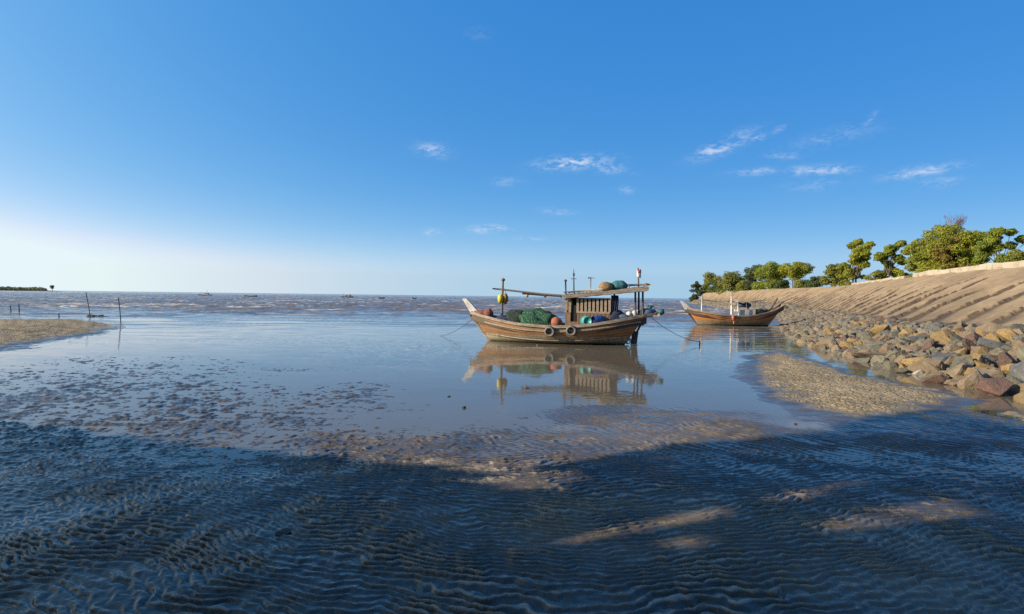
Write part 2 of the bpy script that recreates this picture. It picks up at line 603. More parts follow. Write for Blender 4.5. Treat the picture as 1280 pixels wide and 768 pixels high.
def hit_bank(px, py, lift=0.0):
    """first point of the bank surface along the pixel's ray"""
    d = ray(px, py)
    for Y in np.arange(8, 330, .05):
        t = Y / d.y
        if CAM_H + d.z * t <= max(float(bank_z(d.x * t, Y)), 0.0) + lift:
            return Vector((d.x * t, Y, CAM_H + d.z * t - lift))
    return Vector((d.x * 40 / d.y, 40, 1))


# ------------------------------------------------------------------ the ground: mud flat
def blob_w(X, Y, px, py, rx, ry, pw=1.0):
    c = at(px, py)
    D = c.y
    a = ((X - c.x) / (rx * D / FPX)) ** 2 + ((Y - c.y) / (ry * D * D / (CAM_H * FPX))) ** 2
    return np.exp(-a ** pw)


def poly_sdf(X, Y, pts):
    """signed distance, positive inside"""
    P = np.array(pts, float)
    inside = np.zeros(X.shape, bool)
    dmin = np.full(X.shape, 1e9)
    n = len(P)
    for i in range(n):
        x1, y1 = P[i]; x2, y2 = P[(i + 1) % n]
        c = ((y1 > Y) != (y2 > Y)) & (X < (x2 - x1) * (Y - y1) / (y2 - y1 + 1e-12) + x1)
        inside ^= c
        dx, dy = x2 - x1, y2 - y1
        t = np.clip(((X - x1) * dx + (Y - y1) * dy) / (dx * dx + dy * dy), 0, 1)
        dmin = np.minimum(dmin, np.hypot(X - x1 - t * dx, Y - y1 - t * dy))
    return np.where(inside, dmin, -dmin)


BAR_R = [tuple(at(*p)[:2]) for p in [(925, 444), (975, 437), (1030, 451), (1085, 468), (1140, 480), (1200, 489), (1245, 503), (1195, 522), (1120, 537), (1045, 533), (985, 516), (945, 497), (918, 472)]]
BAR_L = [tuple(at(*p)[:2]) for p in [(-260, 400), (-90, 401), (0, 400.5), (60, 397.5), (115, 399), (186, 407), (150, 417), (70, 431), (0, 445), (-80, 456), (-260, 450)]]


def build_mud():
    ang = np.concatenate([np.linspace(-180, -60, 40)[:-1], np.linspace(-60, 60, 1150), np.linspace(60, 180, 40)[1:]])
    ang = np.radians(ang)
    rad = np.concatenate([np.linspace(0.4, 3.4, 16)[:-1], np.geomspace(3.4, 14, 720)[:-1], np.geomspace(14, 48, 380), np.geomspace(48, 900, 60)[1:]])
    RR, AA = np.meshgrid(rad, ang, indexing='ij')
    X = RR * np.sin(AA); Y = RR * np.cos(AA)
    # shallow shelf that sinks slowly seaward
    base = np.interp(Y, [-60, 4, 7.5, 9.5, 12, 17, 30, 60, 120, 900], [.05, .018, .014, -.002, -.015, -.03, -.045, -.12, -.6, -3.0])
    lowf = fbm(X / 2.6, Y / 2.0, 4, 3)
    base = base + .017 * lowf * sstep(40, 15, Y)
    # exposed fields
    fieldB = blob_w(X, Y, 120, 500, 250, 48) + .8 * blob_w(X, Y, 190, 455, 200, 16) + .35 * blob_w(X, Y, 0, 470, 120, 40)
    base += .020 * np.clip(fieldB, 0, 1.1)
    fieldC = blob_w(X, Y, 500, 555, 130, 26) + .6 * blob_w(X, Y, 420, 495, 120, 26) + .5 * blob_w(X, Y, 620, 535, 60, 12)
    base += .006 * np.clip(fieldC, 0, 1)
    fieldG = blob_w(X, Y, 860, 530, 170, 26) + .9 * blob_w(X, Y, 800, 560, 160, 22) + .6 * blob_w(X, Y, 905, 462, 55, 20)
    base += .0235 * np.clip(fieldG, 0, 1)
    base += .034 * np.clip(blob_w(X, Y, 1235, 535, 95, 22) + blob_w(X, Y, 1120, 548, 70, 10), 0, 1)
    base += .012 * blob_w(X, Y, 900, 655, 330, 60) + .014 * blob_w(X, Y, 60, 740, 260, 60) + .02 * blob_w(X, Y, 1150, 720, 260, 90) + .007 * blob_w(X, Y, 640, 760, 500, 40)
    # ripples: crests across the view, warped so that they fork and wander
    wx = fbm(X / 1.9, Y / 1.9, 2, 21); wy = fbm(X / .62, Y / .5, 2, 31)
    bend = .10 * X - .52 * np.log(np.cosh(X / 1.5))
    ph = (Y + bend + .26 * wx + .050 * wy + .08 * fbm(X / .85, Y / 1.1, 2, 35)) / .106
    ph = ph + .46 * pn(X / .30, Y / .36, 41) + .24 * pn(X / .10, Y / .20, 43)
    sw = np.sin(2 * np.pi * ph)
    rip = sw + .28 * np.sin(4 * np.pi * ph + .8)
    rip = np.where(rip > 0, rip ** 1.4 * 1.1, rip * .75)
    # farther out on the right the ripples turn and run away from the view
    ph2 = (.80 * X + .60 * Y + .22 * wx + .03 * wy + .08 * fbm(X / .8, Y / .8, 2, 37)) / .17 + .45 * pn(X / .4, Y / .5, 47)
    rip2 = np.sin(2 * np.pi * ph2); rip2 = rip2 + .25 * np.sin(4 * np.pi * ph2 + .8)
    turn = sstep(8.2, 10.5, Y + .25 * wx) * sstep(-2.5, .5, X)
    rip = rip * (1 - turn) + rip2 * turn
    ramp = .55 + .75 * sstep(-.35, .5, fbm(X / 1.3, Y / 1.3, 2, 55))
    ramp = ramp * (.55 + .75 * sstep(-.5, .5, pn(X / .33, Y / .15, 57))) * (.7 + .5 * sstep(-.4, .4, fbm(X / .12, Y / .09, 2, 59)))
    far = sstep(14, 8.5, Y) * .9 + .10
    leftlump = sstep(-1.0, -5.0, X) * sstep(5.0, 9.5, Y)
    far = far * (1 - .55 * leftlump)
    nearfield = np.maximum(far, .75 * np.clip(fieldG, 0, 1))
    h = base + .0185 * rip * ramp * nearfield
    silt_crest_light = sstep(.38, .95, rip * ramp) * np.clip(nearfield, 0, 1) * (.45 + .55 * sstep(9.5, 7.5, Y)) * (.75 + .5 * pn(X / .5, Y / .5, 58))  # crest lightening: drained silt plus painted contrast between crest and trough
    # broken lumps of mud and worm casts
    l1 = fbm(X / .36, Y / .25, 3, 61); l2 = fbm(X / .13, Y / .12, 3, 71)
    lq = .85 * l1 + .60 * l2
    lump = np.clip(lq + .02, 0, 1.1) ** .8 * .033 - .005
    h += lump * np.clip(fieldB * .9 + .5 * leftlump + .35 * sstep(2.5, 6.5, X) * sstep(9, 6, Y), 0, 1.1)
    h += .026 * np.clip(lq - .14, 0, 1) ** .8 * np.clip(fieldC + .25 * fieldB, 0, 1)
    h += .004 * l2 * sstep(16, 9, Y)
    # lone clods standing in the shallow water
    cl = pn(X / .55, Y / .42, 81)
    h += .07 * np.clip(cl - .62, 0, 1) * sstep(26, 14, Y) * sstep(-10, -4, X) * sstep(5, 1, X)
    dry_or_sunlit = np.zeros_like(h)
    # right sand bar
    s = poly_sdf(X, Y, BAR_R) + .35 * fbm(X / 1.6, Y / 1.6, 3, 91)
    m = sstep(-.5, .9, s)
    pel = fbm(X / .24, Y / .26, 2, 95); pel2 = fbm(X / .55, Y / .45, 2, 96)
    h = h * (1 - m) + m * (.035 + .075 * sstep(.2, 3.0, s) + .012 * pel + .024 * pel2)
    dry_or_sunlit = np.maximum(dry_or_sunlit, sstep(.1, 1.1, s))
    # left sand bar
    s = poly_sdf(X, Y, BAR_L) + .9 * fbm(X / 4, Y / 4, 3, 97)
    m = sstep(-1.2, 2.2, s)
    h = h * (1 - m) + m * (.02 + .34 * sstep(.3, 7.0, s) + .045 * fbm(X / .6, Y / .6, 3, 98) + .015 * fbm(X / .2, Y / .2, 2, 99))
    dry_or_sunlit = np.maximum(dry_or_sunlit, sstep(.6, 3.2, s) * (.92 + .2 * fbm(X / 3, Y / 2, 3, 88)))
    # channel at the foot of the rocks, and under the bank
    chan = sstep(-2.8, -.6, X - toe_x(Y)) * sstep(13.5, 17, Y)
    h = h - .05 * chan * (1 - dry_or_sunlit)
    h = np.where(X > toe_x(Y) + .3, np.minimum(h, -.05 - .4 * sstep(.3, 3, X - toe_x(Y))), h)
    dry_or_sunlit = np.clip(dry_or_sunlit * sstep(.02, .07, h), 0, 1)
    dry_or_sunlit = np.maximum(dry_or_sunlit, np.clip(.12 * np.clip(fieldG + .4 * fieldC, 0, 1) * (.7 + .5 * fbm(X / 1.1, Y / 1.1, 2, 77)), 0, .28))
    dry_or_sunlit = np.maximum(dry_or_sunlit, .27 * np.clip(blob_w(X, Y, 940, 655, 330, 55) + blob_w(X, Y, 740, 655, 140, 26) + .7 * blob_w(X, Y, 1150, 720, 200, 70), 0, 1) * (.8 + .5 * fbm(X / .9, Y / .9, 2, 78)))  # drained mud, also painted paler so the sun streaks show brighter
    verts = np.stack([X, Y, h], -1).reshape(-1, 3)
    o = mesh_np('mud_flat', verts, grid_quads(*X.shape)[:, ::-1], None, None, True, {'dry_or_sunlit': ('POINT', dry_or_sunlit.ravel()), 'silt_crest_light': ('POINT', np.clip(silt_crest_light, 0, 1).ravel())})
    return o


def mud_material():
    m, t, p, out = new_mat('wet_mud')
    g = t.node('ShaderNodeNewGeometry')
    pos = g.outputs['Position']
    z = t.node('ShaderNodeSeparateXYZ'); t.link(pos, z.inputs[0])
    n1 = t.noise(pos, .7, 5, .6, .4)
    n2 = t.noise(pos, 9, 5, .65, .3)
    n3 = t.noise(pos, 45, 3, .6)
    dry_or_sunlit = t.attr('dry_or_sunlit')
    wet = t.mix(t.mapr(n1, .35, .65), c4((.074, .060, .049)), c4((.040, .034, .029)))
    wet = t.mix(t.mapr(n2, .55, .75, 0, .6), wet, c4((.12, .098, .078)))
    wet = t.mix(t.math('MULTIPLY', t.attr('silt_crest_light'), .85), wet, c4((.31, .265, .225)))   # drained silt crests, painted paler to add ripple light and shade
    sand = t.mix(t.mapr(n2, .35, .65), c4((.36, .275, .16)), c4((.26, .195, .112)))
    sand = t.mix(t.mapr(n1, .45, .7, 0, .4), sand, c4((.22, .16, .08)))
    t.link(t.mix(dry_or_sunlit, wet, sand), p.inputs['Base Color'])
    # the film of water thins out towards the crests
    wetness = t.math('SUBTRACT', 1.0, t.mapr(dry_or_sunlit, .3, .8))
    p.inputs['Coat IOR'].default_value = 1.33
    t.link(t.math('MULTIPLY', t.math('MULTIPLY', wetness, t.mapr(n2, .25, .6, .65, .3)), t.math('SUBTRACT', 1.0, t.math('MULTIPLY', t.attr('silt_crest_light'), .6))), p.inputs['Coat Weight'])
    t.link(t.math('ADD', .04, t.mapr(n1, .4, .7, 0, .10)), p.inputs['Coat Roughness'])
    t.link(g.outputs['Normal'], p.inputs['Coat Normal'])
    film = t.mapr(z.outputs[2], .0, .04, .30, .5)
    ro = t.node('ShaderNodeMix'); t.set(ro.inputs[0], dry_or_sunlit); t.set(ro.inputs[2], film); ro.inputs[3].default_value = .9
    t.link(ro.outputs[0], p.inputs['Roughness'])
    p.inputs['Specular IOR Level'].default_value = .25
    hh = t.math('ADD', n2, t.math('MULTIPLY', n3, .4))
    # pellets and cracks on the drained sand
    vo = t.node('ShaderNodeTexVoronoi', feature='DISTANCE_TO_EDGE'); vo.inputs['Scale'].default_value = 7.0
    t.link(t.vmath('ADD', pos, t.vmath('SCALE', t.noise(pos, 5, 2, .5, out='Color'), scale=.12)), vo.inputs['Vector'])
    cell = t.mapr(vo.outputs['Distance'], 0, .22)
    hh = t.math('ADD', hh, t.math('MULTIPLY', t.math('MULTIPLY', cell, t.mapr(dry_or_sunlit, .35, .8)), 3.0))
    bn = t.node('ShaderNodeBump'); bn.inputs['Distance'].default_value = .016
    t.link(t.mapr(dry_or_sunlit, .3, .8, .14, .5), bn.inputs['Strength']); t.link(hh, bn.inputs['Height']); t.link(bn.outputs[0], p.inputs['Normal'])
    dark = t.math('MULTIPLY', t.math('MULTIPLY', t.math('SUBTRACT', 1.0, cell), t.mapr(n1, .35, .65, .2, .7)), t.mapr(dry_or_sunlit, .35, .8))
    t.link(t.mix(dry_or_sunlit, wet, t.mix(dark, sand, c4((.10, .07, .035)))), p.inputs['Base Color'])
    return m


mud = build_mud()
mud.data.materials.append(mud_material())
tag(mud, kind='structure')


# ------------------------------------------------------------------ the water
def build_water():
    ang = np.concatenate([np.linspace(-180, -60, 25)[:-1], np.linspace(-60, 60, 760), np.linspace(60, 180, 25)[1:]])
    ang = np.radians(ang)
    rad = np.concatenate([np.geomspace(0.3, 32, 44)[:-1], np.geomspace(32, 900, 800)[:-1], np.geomspace(900, 30000, 40)])
    RR, AA = np.meshgrid(rad, ang, indexing='ij')
    X = RR * np.sin(AA); Y = RR * np.cos(AA)
    wx = 1.2 * fbm(X / 25, Y / 25, 2, 201)
    # small seas rolling in, longer crests across the view
    a1 = fbm(X / 14 + wx, Y / 4.2, 3, 203)
    a2 = fbm(X / 3.4, Y / 1.15 + wx, 2, 205)
    a3 = fbm(X / 30, Y / 8, 2, 207)
    crest = (1 - np.abs(a1)) ** 2 - .45
    amp = sstep(46, 115, RR + 26 * fbm(X / 40, Y / 14, 2, 209))
    small = sstep(34, 60, RR)
    h = amp * (.55 * crest + .14 * a2 + .10 * a3) + small * (.060 * ((1 - np.abs(fbm(X / 14, Y / 2.2, 2, 211))) ** 3))
    h *= sstep(2500, 700, RR)
    ruf = .22 * sstep(20, 42, RR) + .80 * sstep(42, 120, RR + 20 * fbm(X / 30, Y / 7, 2, 213))
    # light breeze patches on the calm shallows
    patch = sstep(-.05, .5, fbm(X / 9, Y / 2.4, 3, 215)) * sstep(16, 26, Y) * .9
    brk = .5 + .9 * sstep(-.4, .5, fbm(X / 3, Y / 1.2, 3, 216))
    patch = np.clip(np.maximum(patch, brk * (1.5 * blob_w(X, Y, 520, 438, 105, 15) + 1.1 * blob_w(X, Y, 400, 428, 110, 5) + .9 * blob_w(X, Y, 880, 452, 60, 22) + .7 * blob_w(X, Y, 760, 505, 120, 14))), 0, 1.6)
    fo = .36 + fbm(X / 15, Y / 3.4, 4, 217) + .5 * fbm(X / 45, Y / 22, 2, 219)
    foam = sstep(.42, .85, fo) * sstep(50, 90, RR)
    foam = foam * sstep(-.2, .3, a1 + .4 * a2)
    verts = np.stack([X, Y, h], -1).reshape(-1, 3)
    o = mesh_np('sea_water', verts, grid_quads(*X.shape)[:, ::-1], None, None, True,
                {'ruffle': ('POINT', ruf.ravel()), 'breeze': ('POINT', patch.ravel()), 'foam': ('POINT', foam.ravel())})
    return o


def water_material():
    m, t, p, out = new_mat('turbid_water')
    g = t.node('ShaderNodeNewGeometry')
    pos = g.outputs['Position']
    ruf = t.attr('ruffle'); br = t.attr('breeze'); foam = t.attr('foam')
    # fine ripples as slopes, so that they hold at any distance
    n_far = t.noise(t.scaled(pos, (.55, 1.2, 1)), 1.6, 4, .6, .3, out='Color')
    n_near = t.noise(t.scaled(pos, (1.0, 2.2, 1)), 4.5, 3, .6, .4, out='Color')
    n_soft = t.noise(t.scaled(pos, (.5, 1.4, 1)), 1.0, 2, .5, .3, out='Color')
    half = (.5, .5, .5)
    s1 = t.vmath('SCALE', t.vmath('SUBTRACT', n_far, half), scale=t.math('MULTIPLY', ruf, .27))
    s2 = t.vmath('SCALE', t.vmath('SUBTRACT', n_near, half), scale=t.math('ADD', t.math('MULTIPLY', br, .13), .016))
    s3 = t.vmath('SCALE', t.vmath('SUBTRACT', n_soft, half), scale=.020)
    sl = t.vmath('MULTIPLY', t.vmath('ADD', t.vmath('ADD', s1, s2), s3), (1, 1, 0))
    nrm = t.vmath('NORMALIZE', t.vmath('ADD', g.outputs['Normal'], sl))
    t.link(nrm, p.inputs['Normal'])
    nb = t.noise(pos, .06, 3, .5)
    near = t.mix(t.mapr(nb, .4, .6), c4((.128, .104, .072)), c4((.108, .090, .066)))
    farc = c4((.150, .118, .088))
    col = t.mix(ruf, near, farc)
    col = t.mix(t.math('MULTIPLY', foam, .85, clamp=True), col, c4((.50, .47, .43)))
    t.link(col, p.inputs['Base Color'])
    p.inputs['IOR'].default_value = 1.333
    ro = t.math('ADD', t.math('MULTIPLY', foam, .5), t.math('ADD', t.math('MULTIPLY', ruf, .12), .045))
    t.link(ro, p.inputs['Roughness'])
    return m


water = build_water()
water.data.materials.append(water_material())
tag(water, kind='structure')


# ------------------------------------------------------------------ the bank
def build_bank():
    Ys = np.concatenate([np.linspace(-40, 12, 40)[:-1], np.arange(12, 110, .14), np.geomspace(110, 312, 300)[1:]])
    F = np.concatenate([np.linspace(-.18, .42, 40)[:-1], np.linspace(.42, 1.02, 120), np.array([1.06, 1.12, 1.2, 1.35, 1.6, 2.2])])
    YY, FF = np.meshgrid(Ys, F, indexing='ij')
    T = toe_x(YY); C = crest_x(YY)
    X = T + (C - T) * FF
    Z = bank_z(X, YY)
    X = np.where(FF > 1.3, C + (FF - 1.3) * 260, X)
    n = fbm(X / 2.5, YY / 2.5, 4, 301)
    Z = Z + .10 * n * sstep(-.05, .1, FF)
    # rills eroded down the face of the slope
    sp = 3.0
    q = YY / sp + .24 * fbm(X / 7, YY / 6, 2, 303) + .05 * fbm(X / 1.2, YY / 1.5, 2, 304) + .10 * (FF - .45)
    k = np.floor(q); fr = q - k
    rnd = (_hash(k, k * 0 + 3, 5) / 65536.0); rnd2 = (_hash(k, k * 0 + 9, 6) / 65536.0)
    top = .72 + .26 * rnd
    rag = .22 * fbm(X / .7, YY / .5, 4, 305)
    d = (.5 - fr) + rag * .16            # distance on the near side of each step, in panels
    wdt = .08 + .46 * sstep(.95, .42, FF)
    prof = np.where(d > 0, sstep(wdt, .0, d), sstep(-.03, 0, d))
    along = sstep(.38, .44, FF) * sstep(top + .12, top - .10, FF)
    depth = (.16 + .14 * rnd2) * along
    Z = Z - depth * prof + .03 * along * sstep(.0, -.3, d)
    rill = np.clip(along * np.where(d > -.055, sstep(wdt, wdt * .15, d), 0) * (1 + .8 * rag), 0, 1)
    verts = np.stack([X, YY, Z], -1).reshape(-1, 3)
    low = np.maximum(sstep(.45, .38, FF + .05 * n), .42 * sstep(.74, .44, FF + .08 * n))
    o = mesh_np('embankment', verts, grid_quads(*X.shape)[:, ::-1], None, None, True,
                {'rill': ('POINT', rill.ravel()), 'low': ('POINT', low.ravel())})
    return o


def bank_material():
    m, t, p, out = new_mat('sandy_earth')
    pos = t.node('ShaderNodeNewGeometry').outputs['Position']
    n1 = t.noise(pos, .35, 5, .6, .5)
    n2 = t.noise(pos, 3.5, 5, .65, .3)
    n3 = t.noise(pos, 14, 4, .6)
    col = t.mix(t.mapr(n1, .35, .65), c4((.29, .205, .115)), c4((.185, .128, .07)))
    col = t.mix(t.mapr(n2, .5, .75, 0, .55), col, c4((.38, .29, .185)))
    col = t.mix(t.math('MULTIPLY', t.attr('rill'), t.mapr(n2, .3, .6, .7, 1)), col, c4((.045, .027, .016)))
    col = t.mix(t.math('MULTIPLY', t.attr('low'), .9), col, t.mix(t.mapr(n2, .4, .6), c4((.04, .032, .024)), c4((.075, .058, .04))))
    t.link(col, p.inputs['Base Color'])
    p.inputs['Roughness'].default_value = .95
    t.link(t.bump(t.math('ADD', n2, t.math('MULTIPLY', n3, .5)), .6, .08), p.inputs['Normal'])
    return m


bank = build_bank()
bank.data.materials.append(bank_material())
tag(bank, kind='structure')


def crest_wall(y0, y1, off, zb, hgt, th, label):
    mb = MB()
    ys = np.arange(y0, y1 + .01, 2.0)
    vs = []
    for i, y in enumerate(ys):
        x = float(crest_x(y)) + off
        j = .05 * math.sin(i * 2.3) + .04 * math.sin(i * 5.1)
        for dx, z in ((0, zb - .6), (0, zb + hgt + j), (.07, zb + hgt + .07 + j), (th, zb + hgt + .07 + j), (th, zb - .6)):
            vs.append((x + dx, y, z))
    n = 5
    fs = [(i * n + k, (i + 1) * n + k, (i + 1) * n + k + 1, i * n + k + 1) for i in range(len(ys) - 1) for k in range(n - 1)]
    fs += [tuple(range(n)), tuple((len(ys) - 1) * n + k for k in reversed(range(n)))]
    mb.add(vs, fs)
    o = mb.build('sea_wall', M['concrete'])
    tag(o, label, 'wall')


crest_wall(27, 62, .15, CRESTZ, .40, .6, 'higher pale concrete kerb wall on the crest of the bank at far right')
crest_wall(64, 94, .1, CRESTZ, .22, .6, 'low pale concrete kerb wall along the crest below the middle trees')


# ------------------------------------------------------------------ rocks
def rock_mesh(seed, flat=1.0):
    """angular quarry stone: a ball cut by random planes, then roughened"""
    import bmesh
    from mathutils import noise as mn
    rr = random.Random(seed)
    bm = bmesh.new()
    for k in range(rr.randint(13, 19)):
        d = Vector((rr.gauss(0, 1), rr.gauss(0, 1), rr.gauss(0, 1))).normalized() * rr.uniform(.82, 1.08)
        bm.verts.new(d)
    r_ = bmesh.ops.convex_hull(bm, input=bm.verts)
    bmesh.ops.dissolve_limit(bm, angle_limit=R(14), verts=bm.verts, edges=bm.edges)
    bmesh.ops.bevel(bm, geom=list(bm.edges), offset=.05, segments=2, affect='EDGES', profile=.6)
    bmesh.ops.triangulate(bm, faces=bm.faces)
    bmesh.ops.subdivide_edges(bm, edges=[e for e in bm.edges if e.calc_length() > .28], cuts=2, use_grid_fill=True)
    bmesh.ops.triangulate(bm, faces=bm.faces)
    bmesh.ops.subdivide_edges(bm, edges=[e for e in bm.edges if e.calc_length() > .16], cuts=1, use_grid_fill=True)
    bmesh.ops.triangulate(bm, faces=bm.faces)
    for v in bm.verts:
        p = v.co.copy()
        nv = mn.fractal(p * 2.6 + Vector((seed * 3.7, 0, 0)), .9, 2.1, 5)
        p += p.normalized() * (.055 * nv)
        v.co = Vector((p.x * 1.3, p.y, p.z * flat))
    me = bpy.data.meshes.new('boulder')
    bm.to_mesh(me); bm.free()
    me.polygons.foreach_set('use_smooth', [False] * len(me.polygons))
    me.materials.append(M['rock_grey'])
    return me


ROCKS = [rock_mesh(100 + i, (.62, .75, .9, .55, .8)[i % 5]) for i in range(16)]
occupied = []


def place_rock(name, mesh, loc, size, rot, mat, label, cat='boulder', group=None):
    o = bpy.data.objects.new(name, mesh)
    COL.objects.link(o)
    o.location = loc
    o.scale = size
    o.rotation_euler = rot
    o.material_slots[0].link = 'OBJECT'
    o.material_slots[0].material = mat
    tag(o, label, cat, group)
    return o


# stones one can pick out: (px, py, width px, height px, material, label)
MARKED = [
    (1252, 481, 40, 32, 'rock_red', 'large rust red boulder standing in the shallow water at the lower right'),
    (1156, 450, 38, 30, 'rock_ochre', 'large orange brown boulder at the water edge above a white stone'),
    (1190, 421, 30, 16, 'rock_ochre', 'bright ochre boulder high in the rubble under the sandy slope, left of a smaller one'),
    (1229, 416, 19, 16, 'rock_ochre', 'small upright ochre boulder just under the sandy slope near the right side'),
    (1240, 459, 32, 18, 'rock_ochre', 'yellow ochre boulder resting above the rust red boulder'),
    (1272, 460, 28, 28, 'rock_ochre', 'orange ochre boulder cut by the right edge of the photo'),
    (1207, 463, 34, 28, 'rock_tan', 'large tan boulder with a rounded face near the water, left of the rust red boulder'),
    (1102, 446, 46, 13, 'rock_tan', 'long flat tan slab at the water edge by the channel'),
    (1150, 465, 14, 9, 'rock_white', 'small white stone lying at the water edge below the orange brown boulder'),
    (1105, 412, 26, 16, 'rock_ochre', 'mossy ochre boulder in the middle of the rubble, high up to the left'),
    (1146, 422, 28, 24, 'rock_blue', 'dark blue grey boulder with a steep shaded face in the middle of the rubble'),
    (1175, 474, 26, 14, 'rock_brown', 'dark brown hollow looking boulder in the shallow water by the white stone'),
    (1232, 441, 15, 16, 'rock_ochre', 'small ochre stone wedged among grey boulders at the right'),
    (1068, 424, 18, 15, 'rock_brown', 'brown boulder in the left part of the rubble beyond the flat slab'),
    (1258, 431, 44, 20, 'rock_blue', 'broad blue grey slab tilted in the rubble at the right edge'),
    (1196, 478, 24, 9, 'rock_tan', 'pale flat stone at the water edge between the brown and the rust red boulders'),
    (1276, 409, 24, 18, 'rock_grey', 'pale grey boulder at the top of the rubble by the right edge'),
    (1132, 463, 20, 9, 'rock_grey', 'small low grey stone at the water edge left of the white stone'),
]
for k, (px, py, wp, hp, mt, lab) in enumerate(MARKED):
    p = hit_bank(px, py + hp * .45)
    D = p.y
    wm = wp * D / FPX; hm = hp * D / FPX
    s = (wm / 2.05, wm / 2.0 * .8, max(hm / 1.35, wm * .22))
    place_rock('boulder', ROCKS[k % 16], (p.x, p.y + wm * .25, p.z + hm * .30), s, (random.uniform(-.25, .25), random.uniform(-.25, .25), random.uniform(-.4, .4)), M[mt], lab)
    occupied.append((p.x, p.y + wm * .25, wm * .42))

# the rest of the riprap
cand = []
rr = random.Random(11)
grid = {}
def free(x, y, r):
    for (ox, oy, orr) in occupied:
        if (x - ox) ** 2 + (y - oy) ** 2 < (.72 * (r + orr)) ** 2: return False
    gx, gy = int(x // 1.5), int(y // 1.5)
    for i in (-1, 0, 1):
        for j in (-1, 0, 1):
            for (ox, oy, orr) in grid.get((gx + i, gy + j), ()):
                if (x - ox) ** 2 + (y - oy) ** 2 < (.66 * (r + orr)) ** 2: return False
    grid.setdefault((gx, gy), []).append((x, y, r))
    return True
for tries in range(60000):
    u = rr.random()
    Y = 8 + 130 * u ** 1.6
    f = rr.uniform(-.05, .345)
    x = float(toe_x(Y) + (crest_x(Y) - toe_x(Y)) * f)
    r = rr.choice((.15, .2, .25, .31, .38, .46)) * rr.uniform(.85, 1.15)
    if tries < 4000: r = rr.uniform(.27, .45)
    if tries < 260 and Y < 27: r = rr.uniform(.42, .62)
    if Y > 30: r *= .82
    if Y > 60: r *= 1.0 + (Y - 60) / 100
    if free(x, Y, r): cand.append((x, Y, r, f))
vis = []
hid = []
for c in cand:
    px = 640 + FPX * c[0] / c[1] if c[1] > 1 else 9999
    if px < 1300: vis.append(c)
    elif px < 1900: hid.append(c)
vis.sort(key=lambda c: -c[2] / c[1])
KINDS = [('rock_grey', 'grey'), ('rock_blue', 'dark blue grey'), ('rock_tan', 'tan'), ('rock_ochre', 'ochre'), ('rock_brown', 'brown')]
def kind():
    q = rr.random()
    return KINDS[0] if q < .36 else KINDS[1] if q < .45 else KINDS[2] if q < .76 else KINDS[3] if q < .83 else KINDS[4]
GRP = 'boulders of the riprap at the foot of the bank'
N_IND = 280
for c in vis[:N_IND]:
    x, Y, r, f = c
    mt, word = kind()
    zone = 'along the water edge' if f < .10 else 'midway up the riprap' if f < .30 else 'in the top rows of riprap'
    dist = 'near the right edge' if Y < 24 else 'in the middle stretch' if Y < 38 else 'towards the far boat'
    lab = '%s angular boulder %s, %s' % (word, zone, dist)
    z = max(float(bank_z(x, Y)), -.1)
    place_rock('boulder', ROCKS[rr.randrange(16)], (x, Y, z + r * .30), (r * rr.uniform(.8, 1.15), r * rr.uniform(.75, 1.1), r * rr.uniform(.95, 1.45)),
               (rr.uniform(-.9, .9), rr.uniform(-.9, .9), rr.uniform(0, 6.28)), M[mt], lab, 'boulder', GRP)


def rubble(name, items, mat, small=True):
    vs = []; fs = []; off = 0
    import bmesh
    lows = []
    for i in range(10):
        bm = bmesh.new(); bmesh.ops.create_icosphere(bm, subdivisions=2, radius=1)
        q = random.Random(i + 50)
        pl = [(Vector((q.gauss(0, 1), q.gauss(0, 1), q.gauss(0, 1))).normalized(), q.uniform(.5, .8)) for _ in range(9)]
        for v in bm.verts:
            p = v.co.copy()
            for d, h in pl:
                e = p.dot(d) - h
                if e > 0: p -= d * e
            v.co = p
        bm.verts.ensure_lookup_table()
        lows.append((np.array([v.co[:] for v in bm.verts]), np.array([[v.index for v in f.verts] for f in bm.faces])))
        bm.free()
    tint = []
    for (x, Y, r, f) in items:
        vv, ff = lows[rr.randrange(10)]
        m = np.array(Euler((rr.uniform(-.6, .6), rr.uniform(-.6, .6), rr.uniform(0, 6.28))).to_matrix()) * r * np.array([1.25, 1, .85])[None, :]
        z = max(float(bank_z(x, Y)), -.1) + r * .15
        vs.append(vv @ m.T + np.array([x, Y, z])); fs.append(ff + off); off += len(vv)
        tint += [rr.random()] * len(vv)
    return mesh_np(name, np.concatenate(vs), np.concatenate(fs), mat, None, False, {'tint': ('POINT', tint)}, tri=True)


def rubble_mat():
    m, t, p, out = new_mat('mixed_rubble')
    pos = t.node('ShaderNodeNewGeometry').outputs['Position']
    ti = t.attr('tint')
    rp = t.node('ShaderNodeValToRGB')
    rp.color_ramp.interpolation = 'CONSTANT'
    els = rp.color_ramp.elements
    for i, (pz, c) in enumerate([(0, (.135, .12, .09)), (.3, (.08, .075, .065)), (.45, (.18, .135, .08)), (.72, (.15, .12, .08)), (.84, (.23, .15, .05)), (.93, (.085, .055, .035))]):
        e = els[i] if i < 2 else els.new(pz)
        e.position = pz; e.color = c4(c)
    t.link(ti, rp.inputs[0])
    n2 = t.noise(pos, 6, 5, .7, .4)
    col = t.mix(t.mapr(n2, .35, .7, .6, 0), rp.outputs[0], c4((.08, .07, .06)))
    t.link(col, p.inputs['Base Color'])
    p.inputs['Roughness'].default_value = .88
    t.link(t.bump(n2, .7, .05), p.inputs['Normal'])
    return m


M['rubble'] = rubble_mat()
rest = vis[N_IND:] + hid
